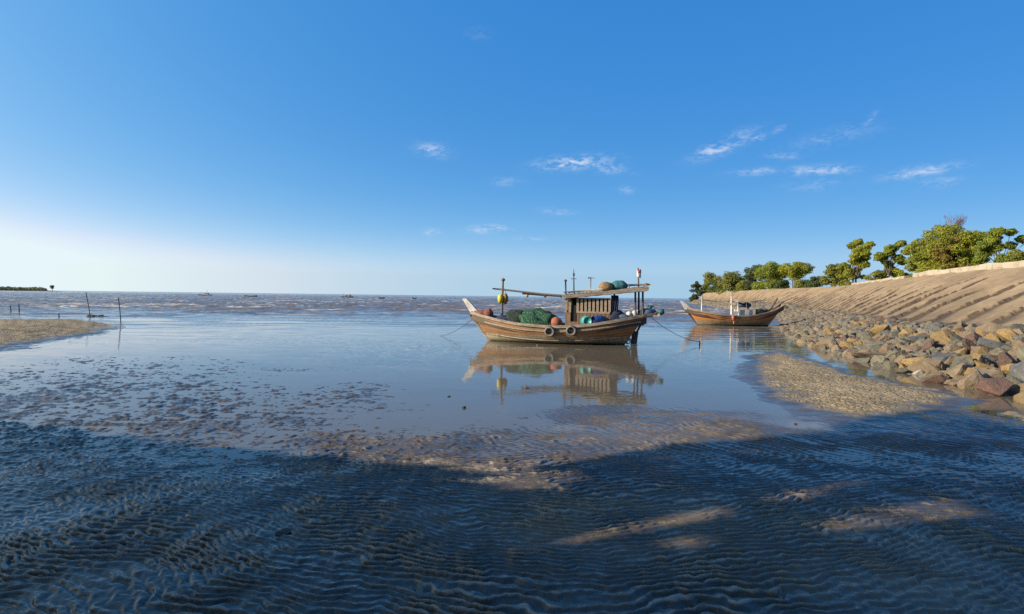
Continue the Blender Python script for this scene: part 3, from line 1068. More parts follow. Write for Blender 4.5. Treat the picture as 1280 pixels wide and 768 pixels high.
# gravel sized pieces filling the gaps, plus the distant part of the revetment
for i in range(3600):
    Y = 14 + 90 * rr.random() ** 1.1
    f = rr.uniform(-.04, .375)
    rest.append((float(toe_x(Y) + (crest_x(Y) - toe_x(Y)) * f), Y, rr.uniform(.07, .2), f))
for i in range(2200):
    Y = rr.uniform(95, 300)
    f = rr.uniform(-.02, .38)
    rest.append((float(toe_x(Y) + (crest_x(Y) - toe_x(Y)) * f), Y, rr.uniform(.4, .95), f))
rb = rubble('rock_rubble', rest, M['rubble'])
tag(rb, 'smaller grey and tan stones filling the riprap and its distant stretch', 'rubble', kind='stuff')

# ------------------------------------------------------------------ trees
def leaves_mesh(name, P, size, mat, parent, tint=None, outw=None):
    n = len(P)
    nrm = rng.normal(size=(n, 3)) * .62; nrm[:, 2] = nrm[:, 2] * .8 + .25
    if outw is not None: nrm = nrm + outw
    nrm /= np.linalg.norm(nrm, axis=1)[:, None]
    a = np.cross(nrm, rng.normal(size=(n, 3))); a /= np.linalg.norm(a, axis=1)[:, None]
    b = np.cross(nrm, a)
    s = (size * rng.uniform(.6, 1.25, n))[:, None]
    V = np.stack([P - a * s, P + b * s * .55 + nrm * s * .12, P + a * s, P - b * s * .55 + nrm * s * .12], 1).reshape(-1, 3)
    Q = np.arange(n * 4).reshape(-1, 4)
    if tint is None: tint = rng.uniform(0, 1, n)
    return mesh_np(name, V, Q, mat, parent, False, {'tint': ('FACE', tint)})


def clump_points(c, r, n):
    d = rng.normal(size=(n, 3)); d /= np.linalg.norm(d, axis=1)[:, None]
    rad = rng.uniform(.25, 1.0, n) ** .45
    ph = rng.uniform(0, 6.28)
    k = 1 + .25 * np.sin(d[:, 0] * 4 + ph) * np.cos(d[:, 2] * 5 + ph * 2)
    return np.asarray(c) + d * (rad * k)[:, None] * np.asarray(r)


def make_tree(name, base, clumps, nleaf, leaf, mat, label, cat, trunk_r=.12, group=None, stems=1, lean=0.0, bark=None):
    """clumps: (dx, dy, z, r) relative to base; trunk forks and reaches into every clump"""
    root = empty(name, base)
    tag(root, label, cat, group)
    mb = MB()
    zs = [c[2] for c in clumps]
    fork = max(.25, min(zs) * .75)
    tops = []
    for s in range(stems):
        o = (s - (stems - 1) / 2) * trunk_r * 5
        x1 = lean * fork + o * .6
        mb.tube([(o * .5, 0, -.4), (o * .7 + lean * fork * .4, .03, fork * .5), (x1, .0, fork)], [trunk_r * 1.25, trunk_r, trunk_r * .8], 7)
        tops.append(Vector((x1, 0, fork)))
    for c in clumps:
        p = Vector(c[:3])
        t0 = min(tops, key=lambda q: (q - p).length)
        mid = t0.lerp(p, .5) + Vector((random.uniform(-.2, .2), random.uniform(-.2, .2), random.uniform(-.1, .25))) * (p - t0).length * .4
        mb.tube([t0, mid, p], [trunk_r * .6, trunk_r * .38, trunk_r * .12], 5)
        for q in range(2):
            e = p + Vector((random.uniform(-1, 1), random.uniform(-1, 1), random.uniform(-.4, .9))) * c[3] * .8
            mb.tube([mid.lerp(p, .5), e], [trunk_r * .22, trunk_r * .07], 4)
    mb.build('trunk', bark or M['bark'], root)
    tot = sum(c[3] ** 2 for c in clumps)
    P = []; T = []; O = []
    for c in clumps:
        n = max(20, int(nleaf * c[3] ** 2 / tot))
        P.append(clump_points(c[:3], (c[3], c[3], c[3] * .72), n))
        ow = P[-1] - np.array(c[:3]); O.append(ow / (np.linalg.norm(ow, axis=1)[:, None] + 1e-6))
        T.append(np.clip(rng.normal(.5 + rng.uniform(-.25, .25), .2, n), 0, 1))
    leaves_mesh('crown', np.concatenate(P), leaf, mat, root, np.concatenate(T), np.concatenate(O))
    return root


def tree_depth(px, off):
    lo, hi = 20.0, 303.0
    k = ray(px, 370); k = k.x / k.y
    for _ in range(60):
        m = (lo + hi) / 2
        if float(crest_x(m)) + off > k * m: lo = m
        else: hi = m
    return lo


def tree_px(x0, y0, x1, y1, mat, label, cat='tree', name='tree', off=3.0, low=.30, n=16, nleaf=4200, leaf=.2, stems=1, lean=0.0, shape=None, rscale=1.0, seed=0):
    """tree whose crown fills the photo box x0..x1, y0..y1 (y1 = foot)"""
    rs = np.random.default_rng(int(x0) + seed)
    xc = (x0 + x1) / 2
    Y = tree_depth(xc, off)
    foot = at_depth(xc, y1, Y)
    gz = float(bank_z(foot.x, Y))
    base = Vector((foot.x, Y, min(gz, foot.z)))
    H = at_depth(xc, y0, Y).z - base.z
    Wd = (x1 - x0) * Y / FPX
    cl = []
    if shape is None:
        shape = []
        if low < .35:
            shape += [(rs.uniform(-.95, .95), rs.uniform(.05, .30), rs.uniform(.16, .28)) for _ in range(7)]
        for i in range(int(n * 1.6)):
            for _ in range(30):
                a, b = rs.uniform(-1, 1), rs.uniform(-1, 1)
                if a * a + b * b < 1: break
            shape.append((a * .85, low + (1 - low) * (.5 + b * .46), rs.uniform(.15, .33)))
    for (a, b, r) in shape:
        rr_ = r * Wd * .74 * rscale
        z = b * H
        z = min(z, H - rr_ * .62)
        cl.append((a * (Wd / 2 - rr_ * .75), rs.uniform(-.32, .32) * Wd, z, rr_))
    return make_tree(name, base, cl, int(nleaf * 3.6), leaf * .50 * (Y / 60) ** .75, M[mat], label, cat, max(.06, H * .018), stems=stems, lean=lean)


TG = 'trees'
tree_px(861, 351, 878, 367, 'leaf_d', 'small dark tree at the far left tip of the bank', low=.15, n=9, nleaf=1500)
tree_px(872, 341, 904, 368, 'leaf_o', 'rounded olive green tree next to the small dark tree at the tip of the bank', low=.12, n=15, nleaf=3000)
tree_px(898, 340, 931, 367, 'leaf_o', 'broad olive tree behind the mast of the far boat', low=.12, n=15, nleaf=3000)
tree_px(927, 331, 953, 364, 'leaf_d', 'thin grey green tree with gaps, left of the bright green one', low=.25, n=12, nleaf=1700)
tree_px(944, 328, 984, 363, 'leaf_g', 'dense dark green tree with a flat top above the far boat cabin', low=.22, n=18, nleaf=3600)
tree_px(972, 328, 1013, 361, 'leaf_y', 'bright green umbrella shaped tree with bare stems showing under its crown', low=.42, n=16, nleaf=3600, stems=3)
tree_px(1006, 346, 1032, 359, 'leaf_d', 'low dark green bush between the umbrella shaped tree and the tall pair', 'bush', 'bush', low=.1, n=10, nleaf=1800)
tree_px(1027, 331, 1054, 357, 'leaf_o', 'olive bushy tree just left of the tall slanting crown', low=.12, n=12, nleaf=2600)
tree_px(1048, 298, 1088, 355, 'leaf_y', 'tall yellow green tree with a crown slanting up to the right', off=3.5, nleaf=6000, stems=2,
        shape=[(.45, .93, .20), (.75, .86, .18), (.15, .86, .2), (.5, .78, .24), (.85, .72, .2), (-.2, .72, .22), (.2, .66, .26), (-.5, .60, .2), (.6, .58, .22), (-.1, .52, .26), (.35, .44, .22), (-.45, .42, .22), (-.75, .40, .17), (-.2, .32, .22), (.7, .36, .16), (.3, .24, .2), (-.6, .24, .18), (-.9, .2, .14), (.75, .2, .12)])
tree_px(1089, 302, 1134, 351, 'leaf_g', 'forked green tree leaning right with sky showing under its left arm', off=3.5, nleaf=4800, lean=-.1,
        shape=[(.3, .93, .17), (.6, .86, .18), (.05, .84, .17), (.75, .74, .17), (.35, .74, .2), (-.35, .72, .14), (-.65, .66, .17), (-.9, .58, .13), (-.1, .62, .17), (.45, .58, .2), (.75, .5, .14), (.25, .46, .17), (.55, .36, .18), (.5, .22, .15), (-.45, .5, .1)])
tree_px(1084, 338, 1110, 353, 'leaf_o', 'small bush at the foot of the leaning forked tree', 'bush', 'bush', off=2.2, low=.1, n=8, nleaf=1200)
tree_px(1117, 336, 1138, 351, 'leaf_y', 'small bright bush on the crest right of the leaning forked tree', 'bush', 'bush', off=2.0, low=.1, n=8, nleaf=1200)
tree_px(1130, 297, 1172, 347, 'leaf_y', 'yellow green tree joined to the left flank of the biggest tree', off=3.2, nleaf=5600, low=.2, n=20)
tree_px(1158, 279, 1236, 343, 'leaf_y', 'biggest tree on the bank with a broad domed yellow green crown', off=4.0, nleaf=11000, low=.14, n=34, rscale=.78, stems=3)
tree_px(1166, 290, 1200, 343, 'leaf_r', 'tree with rusty brown foliage in front of the biggest tree', off=2.6, nleaf=2200, low=.2, n=13)
tree_px(1222, 286, 1275, 336, 'leaf_g', 'open green tree on the right of the biggest tree with a branch overhanging right', off=3.4, nleaf=5200, stems=2,
        shape=[(-.6, .9, .17), (-.25, .93, .17), (.15, .9, .16), (.45, .82, .17), (.75, .74, .16), (.95, .66, .13), (.1, .74, .2), (-.4, .72, .22), (-.75, .62, .2), (-.1, .56, .2), (.5, .6, .17), (-.5, .44, .22), (.3, .40, .17), (-.8, .3, .2), (-.3, .28, .22), (.55, .24, .15), (.1, .2, .16)])
tree_px(1262, 314, 1300, 333, 'leaf_o', 'low olive bush on the crest cut by the right edge of the photo', 'bush', 'bush', off=3.0, low=.1, n=12, nleaf=2200)


for (a_, b_, c_, d_, m_, l_) in ((884, 352, 908, 367, 'leaf_d', 'low dark bush under the rounded olive tree at the tip of the bank'), (915, 350, 944, 366, 'leaf_o', 'low olive bush filling the gap below the thin grey green tree'),
                                 (938, 349, 962, 365, 'leaf_g', 'low green bush below the left side of the dense flat topped tree'), (966, 350, 990, 363, 'leaf_d', 'low dark bush left of the stems of the umbrella shaped tree'),
                                 (990, 350, 1014, 361, 'leaf_o', 'low olive bush right of the stems of the umbrella shaped tree'), (1050, 343, 1068, 355, 'leaf_o', 'small olive bush at the left foot of the tall slanting tree')):
    tree_px(a_, b_, c_, d_, m_, l_, 'bush', 'bush', off=2.0, low=.08, n=8, nleaf=900)


def bare_tree(px0, px1, ytop, yfoot, off, label):
    xc = (px0 + px1) / 2
    Y = tree_depth(xc, off)
    b = at_depth(xc, yfoot, Y)
    H = at_depth(xc, ytop, Y).z - b.z
    root = empty('bare_tree', b)
    tag(root, label, 'tree')
    mt = MB(); mc = MB()
    q = random.Random(5)
    mt.tube([(0, 0, -.6), (.1, 0, H * .3), (.0, 0, H * .6)], [.16, .13, .09], 7)
    mt.build('trunk', M['bare'], root)
    wdt = (px1 - px0) * Y / FPX

    def grow(p, d, L, r, lv):
        e = p + d * L
        mc.tube([p, p.lerp(e, .5) + Vector((q.uniform(-.1, .1), q.uniform(-.1, .1), .05)) * L, e], [r, r * .75, r * .5], 4)
        if lv < 4:
            for _ in range(3):
                nd = (d + Vector((q.uniform(-.7, .7), q.uniform(-.7, .7), q.uniform(-.1, .5)))).normalized()
                grow(p.lerp(e, q.uniform(.5, 1)), nd, L * .68, r * .6, lv + 1)
    for k in range(5):
        grow(Vector((0, 0, H * (.35 + .06 * k))), Vector((q.uniform(-.6, .6), q.uniform(-.6, .6), .8)).normalized(), H * .22, .06, 0)
    mc.build('branches', M['bare'], root)


bare_tree(1166, 1200, 267, 343, 6.0, 'leafless reddish tree sticking out above the left side of the biggest crown')

# trees and bushes left of and behind the viewer: the first two shadow the foreground, the rest are added to block sky light
EDGE = np.array([at(px, py)[:2] for px, py in [(-500, 500), (-200, 512), (0, 530), (200, 556), (400, 573), (520, 588), (620, 600), (660, 592), (700, 582), (850, 561), (1000, 546), (1090, 527), (1180, 516), (1300, 512), (1600, 505)]])
STREAK = [((690, 600), (55, 6)), ((800, 655), (95, 13)), ((955, 607), (100, 8)), ((1110, 665), (85, 13)), ((1190, 640), (40, 8)), ((640, 596), (40, 5)), ((1050, 700), (40, 6)), ((880, 640), (40, 6))]


def shade_keep(P):  # drops leaves so the crowns' shadow keeps its edge and light streaks
    gx = P[:, 0] + SUN_SHADOW[0] * P[:, 2]; gy = P[:, 1] + SUN_SHADOW[1] * P[:, 2]
    ok = gy < np.interp(gx, EDGE[:, 0], EDGE[:, 1]) + .25 * pn(gx / .8, gy * 0 + 2.0, 5) + rng.uniform(-.15, .15, len(P))
    for (c, r) in STREAK:
        g = at(*c); D = g.y; r = (r[0] * 1.55, r[1] * 2.3)
        a = R(16)
        dx = gx - g.x; dy = gy - g.y
        u = dx * math.cos(a) + dy * math.sin(a); v = -dx * math.sin(a) + dy * math.cos(a)
        q = (u / (r[0] * D / FPX)) ** 2 + (v / (r[1] * D * D / (CAM_H * FPX) + .03)) ** 2
        ok &= q > rng.uniform(.35, 1.25, len(P))
    return ok


def shade_tree(name, base, clumps, n, leaf, label, cat):
    root = empty(name, base)
    tag(root, label, cat)
    mb = MB()
    zmin = min(c[2] for c in clumps)
    top = Vector((0, 0, max(.5, zmin)))
    mb.tube([(0, 0, -.5), (.05, .05, top.z * .5), top], [.28, .24, .2], 9)
    tot = sum(c[3] ** 2 for c in clumps)
    P = []
    b = np.array(base)
    for c in clumps:
        pt = clump_points(c[:3], (c[3] * .8, c[3], c[3] * .9), int(n * c[3] ** 2 / tot))
        P.append(pt[shade_keep(pt + b)])
    for c in clumps:
        if shade_keep(np.array([c[:3]]) + b)[0]:
            mb.tube([top, top.lerp(Vector(c[:3]), .55) + Vector((0, 0, .2)), c[:3]], [.14, .09, .04], 5)
    mb.build('trunk', M['bark'], root)
    leaves_mesh('crown', np.concatenate(P), leaf, M['leaf_g'], root)


q = random.Random(3)
shade_tree('tree', (-15, 1.2, .3), [(q.uniform(-2.0, 2.0), q.uniform(-5, 6.5), q.uniform(4.4, 12.8), q.uniform(1.1, 1.7)) for _ in range(75)], 20000, .24, 'tall shady tree behind the viewer that darkens the near mud', 'tree')
shade_tree('bush', (-15.5, 4.2, .2), [(q.uniform(-1.6, 1.6), q.uniform(-6.5, 6.5), q.uniform(.9, 6.4), q.uniform(.8, 1.3)) for _ in range(75)], 16000, .22, 'leafy bush left of the viewer that shades the near mud', 'bush')

for (bx, by, hh, lab) in ((-7.5, -4.5, 13.5, 'unseen tree added behind the viewer to dim the sky, left of the others there'), (0.5, -5.5, 14.5, 'tallest unseen tree added behind the viewer, its crown overhead blocking the sky'), (8.5, -4.5, 13.5, 'unseen tree added behind the viewer to dim the sky, towards the rocks')):  # added out of view, overhead crowns cut sky light on the near mud
    shade_tree('tree', (bx, by, .3), [(q.uniform(-4.4, 4.4), q.uniform(-3.5, 7.2), q.uniform(8.2, hh), q.uniform(1.2, 1.8)) for _ in range(18)], 4200, .34, lab, 'tree')  # added unseen trees that block sky light

# ------------------------------------------------------------------ boats
def hull_surface(P):
    """P: dict of curves. returns function pt(t, s, side) on the hull skin"""
    us = P['sheer']          # rows of (u, w, half beam)
    ub0, ub1, wb = P['keel']
    us = np.array(us, float)
    tt = (us[:, 0] - us[0, 0]) / (us[-1, 0] - us[0, 0])

    def sm(t, col):
        # smooth interpolation of the station table
        e = .035
        return sum(np.interp(np.clip(t + d, 0, 1), tt, us[:, col]) * k for d, k in ((-e, .25), (0, .5), (e, .25))) if 0 < t < 1 else float(np.interp(t, tt, us[:, col]))

    def pt(t, s, side):
        u0 = us[0, 0] + t * (us[-1, 0] - us[0, 0])
        w0 = sm(t, 1); b0 = sm(t, 2)
        ub = ub0 + t * (ub1 - ub0)
        fullness = math.sin(math.pi * min(max(t * .92 + .06, 0), 1))
        p = 1.15 + 1.9 * fullness
        f = 1 - (1 - s) ** p
        lift = P.get('lift', 0) * max(0, t - .72) ** 1.5
        v = .07 + (max(b0, .07) - .07) * f
        return Vector((ub + (u0 - ub) * s, side * v, (wb + lift) + (w0 - wb - lift) * s))
    return pt


def strip(mb, path_out, h, th, outward):
    """rectangular moulding following a list of points; outward = list of unit vectors"""
    vs = []
    for p, n in zip(path_out, outward):
        up = Vector((0, 0, 1))
        vs += [p + n * th - up * h / 2, p + n * th + up * h / 2, p - n * th * .4 + up * h / 2, p - n * th * .4 - up * h / 2]
    n = len(path_out)
    fs = [(i * 4 + k, i * 4 + (k + 1) % 4, (i + 1) * 4 + (k + 1) % 4, (i + 1) * 4 + k) for i in range(n - 1) for k in range(4)]
    fs += [(3, 2, 1, 0), ((n - 1) * 4, (n - 1) * 4 + 1, (n - 1) * 4 + 2, (n - 1) * 4 + 3)]
    mb.add(vs, fs)


def build_hull(P, root, mat, rails, nt=70, ns=18, wall=.07, deck_drop=.42):
    pt = hull_surface(P)
    mb = MB(); st = []
    for side in (-1, 1):
        vs = []
        for i in range(nt + 1):
            for j in range(ns + 1):
                vs.append(pt(i / nt, j / ns, side)); st.append(j / ns)
        fs = [(i * (ns + 1) + j, (i + 1) * (ns + 1) + j, (i + 1) * (ns + 1) + j + 1, i * (ns + 1) + j + 1) for i in range(nt) for j in range(ns)]
        if side < 0: pass
        mb.add(vs, fs, True)
        # inside of the bulwark
        vi = []
        for i in range(nt + 1):
            p = pt(i / nt, 1, side); q = p.copy(); q.y -= side * min(wall, abs(p.y) * .6); lowp = q.copy(); lowp.z -= deck_drop + .05; lowp.y *= .97
            vi += [p, q, lowp]; st += [1, 1, 1]
        mb.add(vi, [(i * 3 + k, i * 3 + k + 1, (i + 1) * 3 + k + 1, (i + 1) * 3 + k) for i in range(nt) for k in range(2)], False)
    # transom
    a = [pt(1, j / ns, -1) for j in range(ns + 1)]; b = [pt(1, j / ns, 1) for j in range(ns + 1)]
    mb.add(a + b, [(j, j + 1, ns + 1 + j + 1, ns + 1 + j) for j in range(ns)]); st += [.5] * len(a + b)
    hull = mb.build('hull', mat, root, {'strake': st})
    dk = MB()
    row = []
    for i in range(1, nt):
        l = pt(i / nt, 1, -1); r = pt(i / nt, 1, 1)
        z = l.z - deck_drop
        row += [(l.x, l.y + wall * .5, z), (r.x, r.y - wall * .5, z)]
    dk.add(row, [(i * 2, i * 2 + 1, i * 2 + 3, i * 2 + 2) for i in range(nt - 2)])
    dk.build('deck', M['deck'], root)
    for (nm, s0, t0, t1, h, th, m, ext) in rails:
        rb_ = MB()
        for side in (-1, 1):
            path = []; nor = []
            N = 50
            for i in range(N + 1):
                t = t0 + (t1 - t0) * i / N
                p = pt(t, s0, side); q = pt(min(t + .01, 1), s0, side) - pt(max(t - .01, 0), s0, side)
                n = Vector((-q.y, q.x, 0)).normalized() * (1 if side > 0 else -1)
                if n.y * side < 0: n = -n
                path.append(p); nor.append(n)
            if ext:
                d = (path[-1] - path[-3]).normalized()
                path.append(path[-1] + d * ext); nor.append(nor[-1])
            strip(rb_, path, h, th, nor)
        rb_.build(nm, m, root)
    return pt


# ---- the near fishing boat
c = at(700, 430.6)
boat_loc = Vector((c.x * 31.8 / c.y, 31.8, 0))
YAW = R(-12)
boat = empty('fishing_boat', boat_loc, YAW)
tag(boat, 'brown wooden fishing boat with a roofed cabin, aground in the shallows, nearest of the boats', 'boat')
BM = Matrix.Translation(boat_loc) @ Matrix.Rotation(YAW, 4, 'Z')
P1 = dict(sheer=[(-5.30, 1.66, .05), (-4.6, 1.50, .55), (-3.35, 1.24, 1.12), (-2.1, 1.06, 1.42), (-.6, .98, 1.55), (.5, 1.0, 1.56), (1.5, 1.07, 1.52), (2.5, 1.23, 1.42), (3.6, 1.45, 1.20), (4.3, 1.6, .95), (4.75, 1.68, .78)],
          keel=(-3.85, 3.35, -.35), lift=.0)
pt1 = build_hull(P1, boat, M['hull'], [
    ('gunwale', 1.0, .012, 1.0, .15, .09, M['rail'], .62),
    ('rub_rail', .80, .03, .62, .075, .06, M['trim'], 0),
    ('lower_rub_rail', .83, .56, .99, .075, .07, M['trim'], 0),
    ('chine_rail', .42, .10, .93, .05, .035, M['rail'], 0)])
mb = MB()   # white stem head
mb.add([(-5.22, -.11, 1.50), (-5.22, .11, 1.50), (-4.86, .16, 1.74), (-4.86, -.16, 1.74), (-5.80, -.09, 2.42), (-5.80, .09, 2.42), (-5.52, .14, 2.42), (-5.52, -.14, 2.42)],
       [(0, 1, 2, 3), (4, 7, 6, 5), (0, 4, 5, 1), (1, 5, 6, 2), (2, 6, 7, 3), (3, 7, 4, 0)])
mb.build('stem_head', M['white'], boat)
mb = MB(); mb.tube([(-5.26, 0, 1.5), (-4.7, 0, .75), (-4.1, 0, 0), (-3.82, 0, -.36)], [.10, .11, .11, .1], 6); mb.build('stem_post', M['rail'], boat)
mb = MB()   # cabin sides as planks with an open band of slats
CB0, CB1, CV = .38, 2.82, .98
def cabin_floor(x): return .72
mb.box(((1.05 + CB1) / 2, -CV, 1.25), (CB1 - 1.05, .06, 1.0)); mb.box(((CB0 + .68) / 2, -CV, 1.25), (.68 - CB0, .06, 1.0))
mb.box(((.68 + 1.05) / 2, -CV, 1.0), (.37, .056, .5))
mb.box(((CB0 + CB1) / 2, CV, 1.25), (CB1 - CB0, .06, 1.0)); mb.box((CB0 + .03, 0, 1.3), (.06, 2 * CV - .08, 1.1)); mb.box((CB1 - .03, 0, 1.3), (.06, 2 * CV - .08, 1.1))
for k in range(9):      # plank joints stand slightly proud
    x = 1.12 + k * .2
    mb.box((x, -CV - .035, 1.25), (.03, .02, .98))
cab = mb.build('cabin', M['cabin'], boat)
mb = MB()
for k in range(12):
    x = CB0 + .04 + k * (CB1 - CB0 - .08) / 11
    if .72 < x < 1.0: continue
    for v in (-CV, CV): mb.box((x, v, 2.13), (.135, .05, .75))
for k in range(7):
    for xx in (CB0 + .03,): mb.box((xx, -CV + .15 + k * .28, 2.15), (.05, .09, .75))
mb.build('slats', M['trim'], cab)
for v in (-CV - .03, CV + .03):
    mb = MB(); mb.box(((CB0 + CB1) / 2 + .3, v, 1.77), (CB1 - CB0 - .65, .06, .10)); mb.build('window_sill', M['trim'], cab)
mb = MB(); mb.box((.865, -CV + .06, 1.68), (.36, .03, .92)); mb.build('doorway_shade', M['dark'], cab)  # dark sheet in place of the shade behind the door
mb = MB(); mb.box(((CB0 + CB1) / 2, .25, 2.1), (CB1 - CB0 - .16, 1.2, .9)); mb.build('interior_shade', M['dark'], cab)  # dark box in place of the shade inside the cabin
mb = MB()
def roof_z(u): return 2.50 + (u - .2) * .105
N = 24
vs = []
for i in range(N + 1):
    u = .22 + (4.82 - .22) * i / N
    for v, dz in ((-1.28, 0), (-1.28, .17), (0, .27), (1.28, .17), (1.28, 0), (0, .1)):
        vs.append((u, v, roof_z(u) + dz + .012 * math.sin(i * 1.9)))
mb.add(vs, [(i * 6 + k, i * 6 + (k + 1) % 6, (i + 1) * 6 + (k + 1) % 6, (i + 1) * 6 + k) for i in range(N) for k in range(6)] + [(5, 4, 3, 2, 1, 0), tuple(N * 6 + k for k in range(6))])
roof = mb.build('roof', M['roofwood'], boat)
mb = MB()   # low bamboo rail on the roof, frayed thatch poles
for v in (-1.15, 1.15):
    mb.tube([(.3, v, roof_z(.3) + .34), (2.4, v, roof_z(2.4) + .33)], .028, 5)
    for k in range(7): mb.tube([(.35 + k * .33, v, roof_z(.35 + k * .33) + .12), (.37 + k * .33, v, roof_z(.4 + k * .33) + .36)], .02, 5)
for k in range(9):
    x = .4 + k * .22
    mb.tube([(x, -1.2, roof_z(x) + .2), (x + random.uniform(-.1, .1), 1.2, roof_z(x) + .24)], .03, 5)
mb.build('roof_rail', M['bamboo'], roof)
mb = MB()
for v in (-.8, .8): mb.tube([(3.7, v, roof_z(3.7) + .42), (4.95, v, roof_z(4.95) + .35)], .045, 6)
for x in (3.75, 4.2, 4.7): mb.tube([(x, -.95, roof_z(x) + .40), (x, .95, roof_z(x) + .40)], .04, 6)
for x in (3.8, 4.6):
    for v in (-.8, .8): mb.tube([(x, v, roof_z(x) + .1), (x, v, roof_z(x) + .42)], .03, 6)
mb.build('stern_rack', M['roofwood'], roof)
for (x, v) in ((4.16, -.75), (4.36, .75), (4.55, -.72), (3.0, .95)):
    mb = MB(); mb.tube([(x, v, 1.1), (x - .03, v, roof_z(x) + .05)], .055, 7); mb.build('roof_post', M['darkpole'], boat)
mb = MB(); mb.tube([(.40, -.9, 2.6), (.37, -.9, 3.45)], .045, 7); mb.blob((.37, -.9, 3.5), (.08, .08, .07), 1, .05); mb.build('short_post', M['darkpole'], roof)
mb = MB(); mb.tube([(.78, -.3, 2.6), (.76, -.3, 3.6), (.75, -.3, 4.18)], [.05, .035, .012], 6); mb.box((.76, -.3, 3.85), (.10, .10, .16)); mb.tube([(.62, -.3, 3.62), (.92, -.3, 3.62)], .02, 5); mb.build('antenna', M['darkpole'], roof)
mb = MB(); mb.tube([(1.68, 0, 2.7), (1.68, 0, 3.68)], .03, 6); mb.tube([(1.52, 0, 3.68), (1.95, 0, 3.70)], .035, 6); mb.build('aerial', M['steel'], roof)
mb = MB(); mb.tube([(4.3, -.2, 3.2), (4.28, -.2, 4.1), (4.26, -.2, 4.25)], [.045, .035, .02], 7)
fp = mb.build('flagpole', M['darkpole'], roof)
mb = MB()
fl = []
for i in range(8):
    for j in range(6):
        fl.append((4.20 + i * .032, -.2 + .05 * math.sin(i * .9 + j * .5), 4.22 - j * .09 - i * .012))
mb.add(fl, [(i * 6 + j, i * 6 + j + 1, (i + 1) * 6 + j + 1, (i + 1) * 6 + j) for i in range(7) for j in range(5)], True)
flag = mb.build('flag', M['flagwhite'], fp)
sol = flag.modifiers.new('thick', 'SOLIDIFY'); sol.thickness = .01
mb = MB()
fl = []
for i in range(4):
    for j in range(4):
        fl.append((4.285 + i * .045, -.225 + .05 * math.sin((i + 3.4) * .9 + j * .5), 4.16 - j * .07))
mb.add(fl, [(i * 4 + j, i * 4 + j + 1, (i + 1) * 4 + j + 1, (i + 1) * 4 + j) for i in range(3) for j in range(3)], True)
mk = mb.build('flag_patch', M['flagred'], fp)
sol = mk.modifiers.new('thick', 'SOLIDIFY'); sol.thickness = .012
# mast and boom
mb = MB(); mb.tube([(-3.42, 0, .7), (-3.40, 0, 2.0), (-3.36, 0, 3.55)], [.085, .07, .045], 8); mb.blob((-3.36, 0, 3.55), (.11, .11, .10), 3, .1)
mb.tube([(-3.39, 0, 3.0), (-3.36, 0, 3.5)], [.06, .05], 8)
mb.build('mast', M['pole'], boat)
mb = MB()
bp = [(-4.0, .05, 3.03), (-3.36, .0, 2.98), (-2.2, -.08, 2.86), (-1.0, -.12, 2.74), (.3, -.16, 2.66), (.7, -.16, 2.66)]
mb.tube(bp, [.04, .055, .055, .06, .06, .055], 7)
boom = mb.build('boom', M['pole'], boat)
mb = MB(); mb.tube([(-2.25, .12, 2.76), (-1.0, .08, 2.68), (.35, .0, 2.64)], [.045, .055, .06], 7)
for x in (-1.95, -.9, .05): mb.blob((x, .05, 2.64), (.09, .08, .10), int(x * 10), .1, nu=10, nv=6)
mb.build('spar', M['bamboo'], boom)
# stern platform, knob, rudder, screw guard
mb = MB(); mb.box((5.02, 0, 1.62), (.8, 1.5, .09), (0, -.1, 0)); mb.tube([(5.32, -.76, 1.72), (5.40, 0, 1.76), (5.32, .76, 1.72)], .12, 8)
mb.build('stern_platform', M['rail'], boat)
mb = MB(); mb.box((4.12, 0, .30), (.34, .10, .92), (0, .12, 0)); mb.tube([(4.2, 0, .6), (4.75, 0, 1.75)], .06, 7); mb.build('rudder', M['darkpole'], boat)
mb = MB(); mb.torus((3.74, -.12, .26), .20, .035, (.5, 1, .1), 16, 6)
for a in range(3):
    an = a * 2.09 + .4
    mb.box((3.74 + .1 * math.cos(an), -.12, .26 + .1 * math.sin(an)), (.22, .03, .08), (0, -an, .4))
mb.tube([(3.3, -.1, .3), (3.9, -.12, .24)], .03, 6)
mb.tube([(3.92, -.3, .04), (4.3, -.3, .04)], .03, 6)
mb.build('propeller', M['white'], boat)
# dark awning cloth hanging aft of the cabin
mb = MB()
fl = []
for i in range(13):
    for j in range(10):
        fl.append((2.86 + i * .032 + .02 * math.sin(j), -.92 + .06 * math.sin(i * 1.7), 2.72 - j * .19))
mb.add(fl, [(i * 10 + j, i * 10 + j + 1, (i + 1) * 10 + j + 1, (i + 1) * 10 + j) for i in range(12) for j in range(9)], True)
cu = mb.build('curtain', M['navy'], boat)
sol = cu.modifiers.new('thick', 'SOLIDIFY'); sol.thickness = .02


def on_boat(name, p, label, cat, mat=None, mbx=None, group=None, bm=BM, yaw=YAW):
    o = mbx.build(name, mat)
    o.location = bm @ Vector(p); o.rotation_euler = (0, 0, yaw)
    tag(o, label, cat, group)
    return o


